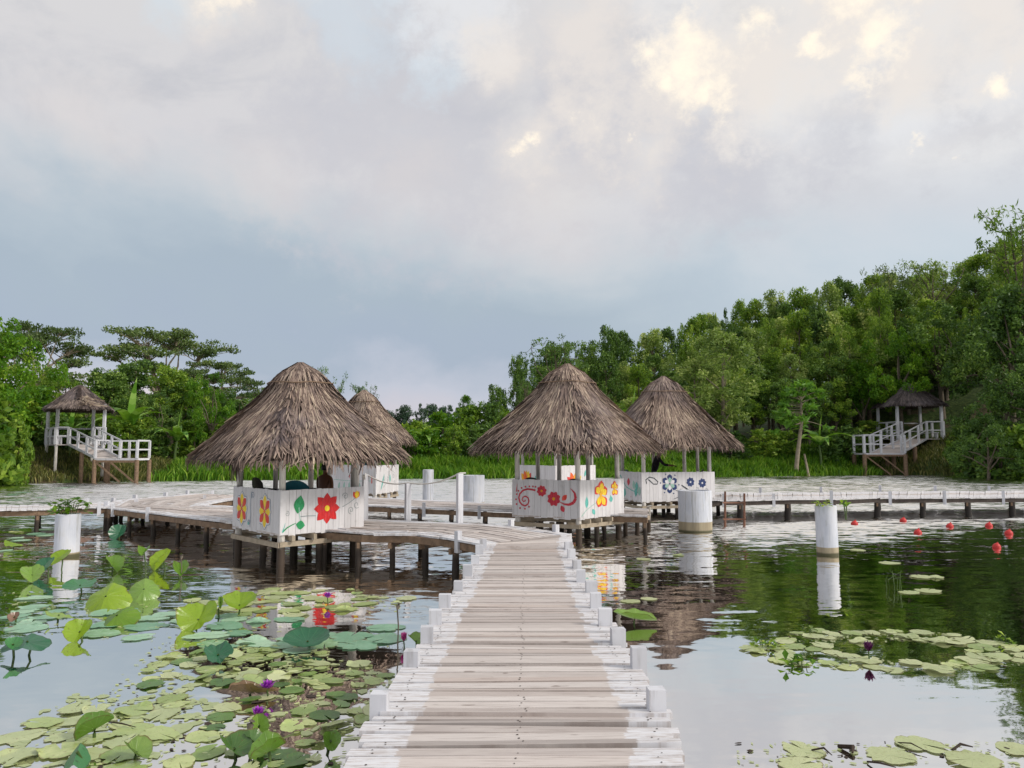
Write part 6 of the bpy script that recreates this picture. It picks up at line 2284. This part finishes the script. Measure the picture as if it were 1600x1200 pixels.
def lotus(px, py, size, mat, label, fold=.0, cup=.15, tilt=.0, yaw=.0, raise_=.1, wav=.06, seed=0, asp=1.0, roll=.0, group='raised lotus leaves'):
    """one lotus leaf on its stalk; (px, py) is where the leaf's middle shows, raise_ its height over the water"""
    rs = random.Random(seed)
    size, tilt, wav = size * .84, tilt * .82, wav * .85
    if raise_ > .1 and size > .14:
        raise_ = .1 + (raise_ - .1) * .45
    c = at(px, py, raise_)
    root = thing('lotus_leaf', (c.x, c.y, 0), label, 'lotus leaf', group)
    mb = MB()
    n, rings = 56, 7
    ph = [rs.uniform(0, 6.28) for _ in range(4)]
    M = Matrix.Translation(c) @ Matrix.Rotation(yaw, 4, 'Z') @ Matrix.Rotation(tilt, 4, 'X') @ Matrix.Rotation(roll, 4, 'Y')
    def P(k, i):
        a = 2 * math.pi * k / n
        t = i / rings
        r = t * size * (1 + .03 * math.sin(3 * a + ph[3]) + .02 * math.sin(5 * a + ph[0]) + .018 * math.sin(9 * a + ph[1]) + .012 * math.sin(17 * a + ph[2]))
        u, v = r * math.cos(a) * asp, r * math.sin(a)
        z = cup * size * t * t + wav * size * t * t * (math.sin(3 * a + ph[2]) + .6 * math.sin(7 * a + ph[3]) + .35 * math.sin(12 * a + ph[0]))
        if fold:
            s = abs(u)
            z += s * math.sin(fold)
            u = u * math.cos(fold)
        return M @ Vector((u, v, z))
    for k in range(n):
        for i in range(rings):
            u0, u1 = k / n, (k + 1) / n
            if i == 0:
                mb.face([P(k, 0), P(k, 1), P(k + 1, 1)], 0, .5, [(u0, 0), (u0, 1 / rings), (u1, 1 / rings)])
            else:
                mb.face([P(k, i), P(k, i + 1), P(k + 1, i + 1), P(k + 1, i)], 0, .5, [(u0, i / rings), (u0, (i + 1) / rings), (u1, (i + 1) / rings), (u1, i / rings)])
    part(mb, 'leaf_blade', mat, root, True)
    sb = MB()
    sb.tube([(c.x + rs.uniform(-.06, .06), c.y + rs.uniform(0, .08), -.3), (c.x + rs.uniform(-.03, .03), c.y + .02, raise_ * .5), (c.x, c.y, raise_ + .01)], .011, 6)
    part(sb, 'stalk', M_STEM, root, True)
    return root

lotus(165, 932, .34, P_LIME, 'largest lime green lotus leaf, standing up like a shield at left', fold=-.25, cup=-.22, tilt=.8, yaw=.1, raise_=.2, seed=1)
lotus(182, 962, .29, P_LIME, 'lime lotus leaf in front of the largest shield-like leaf', fold=-.3, cup=-.15, tilt=.55, yaw=-.3, raise_=.10, seed=2)
lotus(225, 921, .25, P_LEAF, 'lime green lotus leaf tilted up right of the largest shield-like leaf', fold=-.2, cup=-.2, tilt=.9, yaw=.4, raise_=.17, seed=3)
lotus(124, 988, .19, P_LIME, 'small lime lotus leaf bent low over the water, left of the open patch', fold=.5, cup=.1, tilt=.75, yaw=.1, raise_=.07, seed=4)
lotus(310, 969, .28, P_LIME, 'folded lime lotus leaf with two humps resting on the water', fold=.35, cup=.15, tilt=.72, yaw=-.05, raise_=.08, wav=.11, seed=5)
lotus(374, 946, .25, P_LIME, 'lime lotus leaf cupped on a stalk above a bare patch of water', fold=.3, cup=.3, tilt=.35, yaw=.3, raise_=.15, seed=6)
lotus(344, 942, .09, P_LEAF, 'narrow upright green leaf bud left of the cupped lime leaf', fold=1.2, cup=.1, tilt=1.3, yaw=.4, raise_=.18, seed=7)
lotus(42, 1003, .23, P_DEEP, 'blue-green lotus leaf held flat on a short stalk over its own reflection', fold=-.25, cup=.05, tilt=.22, yaw=.35, raise_=.17, seed=8, asp=1.15)
lotus(20, 1008, .10, P_DEEP, 'small blue-green leaf at the left edge beside the flat stalked leaf', fold=.4, cup=.2, tilt=.7, yaw=.8, raise_=.12, seed=81)
lotus(480, 1003, .25, P_DEEP, 'deep green bowl-shaped lotus leaf in the middle of the pads', cup=.30, tilt=.33, raise_=.07, wav=.03, seed=9, asp=1.1)
lotus(256, 877, .25, P_LIME, 'lime lotus leaf standing upright and curled at the back of the lotus patch', fold=.75, cup=.1, tilt=1.0, yaw=-.7, raise_=.20, seed=10)
lotus(281, 891, .20, P_LEAF, 'olive folded lotus leaf right of the upright curled leaf', fold=.8, cup=.1, tilt=.7, yaw=.5, raise_=.10, seed=11)
lotus(98, 874, .22, P_LIME, 'yellow-green lotus leaf in front of the slim left cylinder', fold=.6, cup=.15, tilt=.7, yaw=-.6, raise_=.24, seed=12)
lotus(50, 899, .22, P_LEAF, 'light green lotus leaf bent at far left, left of its teal twin', fold=.5, cup=.1, tilt=.7, yaw=.6, raise_=.10, seed=13)
lotus(74, 888, .22, P_DEEP, 'blue-green lotus leaf standing right of a light green bent leaf', fold=.7, cup=.1, tilt=1.0, yaw=-.6, raise_=.16, seed=14)
lotus(225, 864, .16, P_LEAF, 'small green lotus leaf high on a thin stalk near the walkway poles', fold=.8, cup=.1, tilt=.4, yaw=.2, raise_=.35, seed=15)
lotus(176, 884, .23, P_LEAF, 'green lotus leaf folded double in the row before the walkway poles', fold=.8, cup=.1, tilt=.7, yaw=.9, raise_=.11, seed=16)
lotus(125, 915, .26, P_DEEP, 'dark teal lotus leaf lying behind the largest shield-like leaf', fold=.15, cup=.05, tilt=.25, raise_=.10, seed=17)
lotus(148, 1140, .155, P_LEAF, 'green leaf folded to a peak in the bottom left foreground', fold=.95, cup=.0, tilt=.5, yaw=-1.0, raise_=.07, wav=.02, seed=19)
lotus(120, 1177, .13, P_DEEP, 'green leaf folded like a tent near the bottom left corner', fold=-.85, cup=.0, tilt=.35, yaw=.3, raise_=.10, wav=.02, seed=20)
lotus(404, 1136, .10, P_LEAF, 'green leaf standing behind the lower purple flower', fold=.8, cup=.1, tilt=1.2, yaw=.5, raise_=.10, seed=21)
lotus(365, 1172, .14, P_GREEN, 'broad green leaf curling at the bottom left of the flower cluster', fold=.6, cup=.2, tilt=.45, yaw=.9, raise_=.05, seed=22)
lotus(420, 1176, .14, P_LEAF, 'broad green leaf rolled at the bottom right of the flower cluster', fold=.9, cup=.1, tilt=.45, yaw=-1.1, raise_=.06, seed=23)
lotus(395, 1160, .11, P_GREEN, 'green leaf lying across the middle of the flower cluster', fold=.5, cup=.1, tilt=.6, yaw=1.6, raise_=.06, seed=24)
lotus(517, 1160, .085, P_LEAF, 'bent green leaf beside the bottom left edge of the walkway', fold=.6, cup=.2, tilt=.9, yaw=.4, raise_=.06, seed=25)
lotus(212, 1178, .12, P_GREEN, 'yellowish green curled leaf at the bottom between the tent leaf and the flowers', fold=.7, cup=.2, tilt=.5, yaw=1.2, raise_=.05, seed=27)
lotus(992, 967, .30, P_LEAF, 'boat-shaped lotus leaf floating alone right of the walkway', fold=.45, cup=.12, tilt=.18, yaw=1.45, raise_=.06, wav=.05, seed=28, asp=.55)
lotus(186, 833, .26, P_DEEP, 'dark green lotus leaf standing in the shade under the wide left deck', fold=.5, cup=.1, tilt=1.0, raise_=.15, seed=29)
lotus(130, 840, .30, P_BROWN, 'brown dead lotus leaf drooping right of the slim left cylinder', fold=-.5, cup=0, tilt=.1, yaw=1.4, raise_=.18, asp=.6, seed=30)
lotus(22, 848, .28, P_LIME, 'yellow lotus leaf drooping over the water left of the slim left cylinder', fold=-.4, cup=0, tilt=.2, yaw=1.3, raise_=.12, asp=.6, seed=31)
lotus(92, 962, .22, P_GREEN, 'long dark green leaf sagging flat at left behind the small lime leaf', fold=-.2, cup=.1, tilt=.25, yaw=1.5, raise_=.07, asp=.45, seed=32)
lotus(340, 1024, .17, P_DEEP, 'crumpled teal leaf in the middle of the open water at left', fold=.4, cup=.1, tilt=.5, yaw=.5, raise_=.07, wav=.12, seed=33)
lotus(650, 1003, .13, P_LEAF, 'green leaf beside the pink bud at the walkway edge', fold=.5, cup=.1, tilt=.6, yaw=.9, raise_=.06, seed=35)
lotus(395, 1082, .24, P_BROWN, 'brown curled leaf lying in the dark gap below the upper purple flower', fold=.8, cup=.1, tilt=.15, yaw=1.75, raise_=.04, asp=.35, seed=36)
lotus(22, 965, .08, P_BROWN, 'small rusty brown leaf at the left edge among the blue-green pads', fold=.4, cup=.2, tilt=.9, yaw=.2, raise_=.06, seed=37)

F_PUR = simple('purple_petals', rgb(168, 62, 190), .5, .2, 60)
F_PINK = simple('pink_petals', rgb(206, 86, 160), .5, .2, 60)
F_DPUR = simple('dark_purple_petals', rgb(98, 34, 92), .5, .2, 60)
def flower_thing(px, py, r, h, mat, label, open_=1.0, seed=0):
    rs = random.Random(seed)
    r = r * 1.3
    c = at(px, py, h)
    root = thing('water_lily_flower', (c.x, c.y, 0), label, 'flower', 'water lily flowers')
    mb = MB()
    for ring, (n, el, L) in enumerate(((9, .55, 1.0), (8, .95, .95), (6, 1.25, .85))):
        for k in range(n):
            a = 2 * math.pi * (k + .5 * ring) / n + rs.uniform(-.12, .12)
            e = el * open_ + (1.35 * (1 - open_)) + rs.uniform(-.1, .1)
            d = Vector((math.cos(a) * math.cos(e), math.sin(a) * math.cos(e), math.sin(e)))
            s = Vector((-math.sin(a), math.cos(a), 0))
            up = s.cross(d)
            p0 = c + Vector((0, 0, -r * .5))
            w = r * .33
            pts = [p0, p0 + d * r * L * .5 - s * w - up * .02 * r, p0 + d * r * L * 1.15 + Vector((0, 0, r * .12)), p0 + d * r * L * .5 + s * w - up * .02 * r]
            mid = p0 + d * r * L * .55 + up * (-r * .1)
            r_ = rs.random()
            for i in range(4):
                mb.face([pts[i], pts[(i + 1) % 4], mid], 0, r_)
    part(mb, 'bloom', mat, root)
    sb = MB()
    sb.tube([(c.x + .03, c.y + .03, -.3), (c.x, c.y, h * .6), (c.x, c.y, h - r * .45)], .007, 6)
    part(sb, 'stalk', M_STEM, root, True)
flower_thing(418, 1070, .055, .10, F_PUR, 'open purple water lily, the higher of the two near the foreground leaves', .9, 1)
flower_thing(404, 1112, .05, .14, F_PUR, 'purple water lily above the cluster of broad green leaves, lower of two', .75, 2)
flower_thing(512, 930, .055, .12, F_PUR, 'small purple water lily at the back of the pads, before the near hut', .8, 3)
flower_thing(631, 996, .06, .10, F_PINK, 'pink lotus bud beside the walkway edge', .15, 4)
flower_thing(1357, 1011, .065, .13, F_DPUR, 'dark purple water lily standing alone in the right hand pad ring', .45, 5)

def seed_stalk(px, py, h, label, seed):
    rs = random.Random(seed)
    p = at(px, py, 0)
    root = thing('seed_stalk', (p.x, p.y, 0), label, 'stalk')
    mb = MB()
    mb.tube([(p.x, p.y, -.3), (p.x + .015, p.y, h * .5), (p.x, p.y, h)], .008, 6)
    part(mb, 'stalk', M_DRYSTEM, root, True)
    cb = MB()
    cb.tube([(p.x, p.y, h - .01), (p.x + .01, p.y, h + .03), (p.x + .02, p.y, h + .055)], [.01, .026, .022], 9)
    part(cb, 'seed_head', M_DRYSTEM, root, True)
seed_stalk(620, 1006, .36, 'tall dry lotus seed stalk standing in the water near the pink bud', 1)
seed_stalk(282, 902, .30, 'thin dry stalk among the back row of lotus leaves', 2)
seed_stalk(388, 1168, .12, 'short bud stalk in the flower cluster', 3)

leafy_plant('water_weed', at(1248, 1042, 0).x, at(1248, 1042, 0).y, .0, .14, .10, 9, L_BRIGHT, 'small bright green weed tuft at the near edge of the right pad ring', 12, .08)
leafy_plant('water_weed', at(1195, 1010, 0).x, at(1195, 1010, 0).y, .0, .16, .09, 9, L_MID, 'green weed tuft at the left tip of the right pad ring', 13, .08)
leafy_plant('water_weed', at(1262, 990, 0).x, at(1262, 990, 0).y, .0, .12, .07, 6, L_OLIVE, 'thin olive weed tuft on the back edge of the right pad ring', 14, .07)
leafy_plant('water_weed', at(1570, 1005, 0).x, at(1570, 1005, 0).y, .0, .14, .08, 6, L_MID, 'small green weed tuft at the right end of the pad ring', 15, .07)

def reeds(px, py, label, seed, n=7, h=.38):
    rs = random.Random(seed)
    p = at(px, py, 0)
    root = thing('reed_tuft', (p.x, p.y, 0), label, 'reeds')
    mb = MB()
    for i in range(n):
        b = Vector((p.x + rs.gauss(0, .06), p.y + rs.gauss(0, .06), -.1))
        mb.tube([b, b + Vector((rs.gauss(0, .03), 0, h * .6)), b + Vector((rs.gauss(0, .12), rs.gauss(0, .05), h * rs.uniform(.7, 1.1)))], [.006, .005, .002], 5)
    part(mb, 'blades', M_STEM, root)
reeds(1402, 920, 'few thin green reeds rising from the dark water on the right', 3)

def twig(px0, py0, px1, py1, label, r=.006, seed=0):
    a, b = at(px0, py0, .01), at(px1, py1, .02)
    rs = random.Random(seed)
    m = a.lerp(b, .5) + Vector((rs.gauss(0, .02), rs.gauss(0, .02), .02))
    root = thing('floating_twig', tuple(m), label, 'twig', 'floating twigs')
    mb = MB()
    mb.tube([a, m, b], [r, r * 1.2, r * .5], 6)
    part(mb, 'stick', M_UNDER, root)
twig(1268, 1172, 1300, 1180, 'dark twig by the half sunk pads, leftmost', .006, 1)
twig(1310, 1166, 1332, 1176, 'short thick dark scrap floating at the bottom right', .014, 2)
twig(1488, 1172, 1520, 1167, 'dark curved twig lying on a half sunk pad', .008, 3)
twig(1402, 1160, 1448, 1174, 'thin straight twig over the half sunk pads', .004, 4)
twig(1355, 1190, 1400, 1199, 'dark twig at the bottom edge on the right', .006, 5)
twig(170, 1128, 212, 1136, 'dark twig on the pale pads at bottom left', .005, 6)
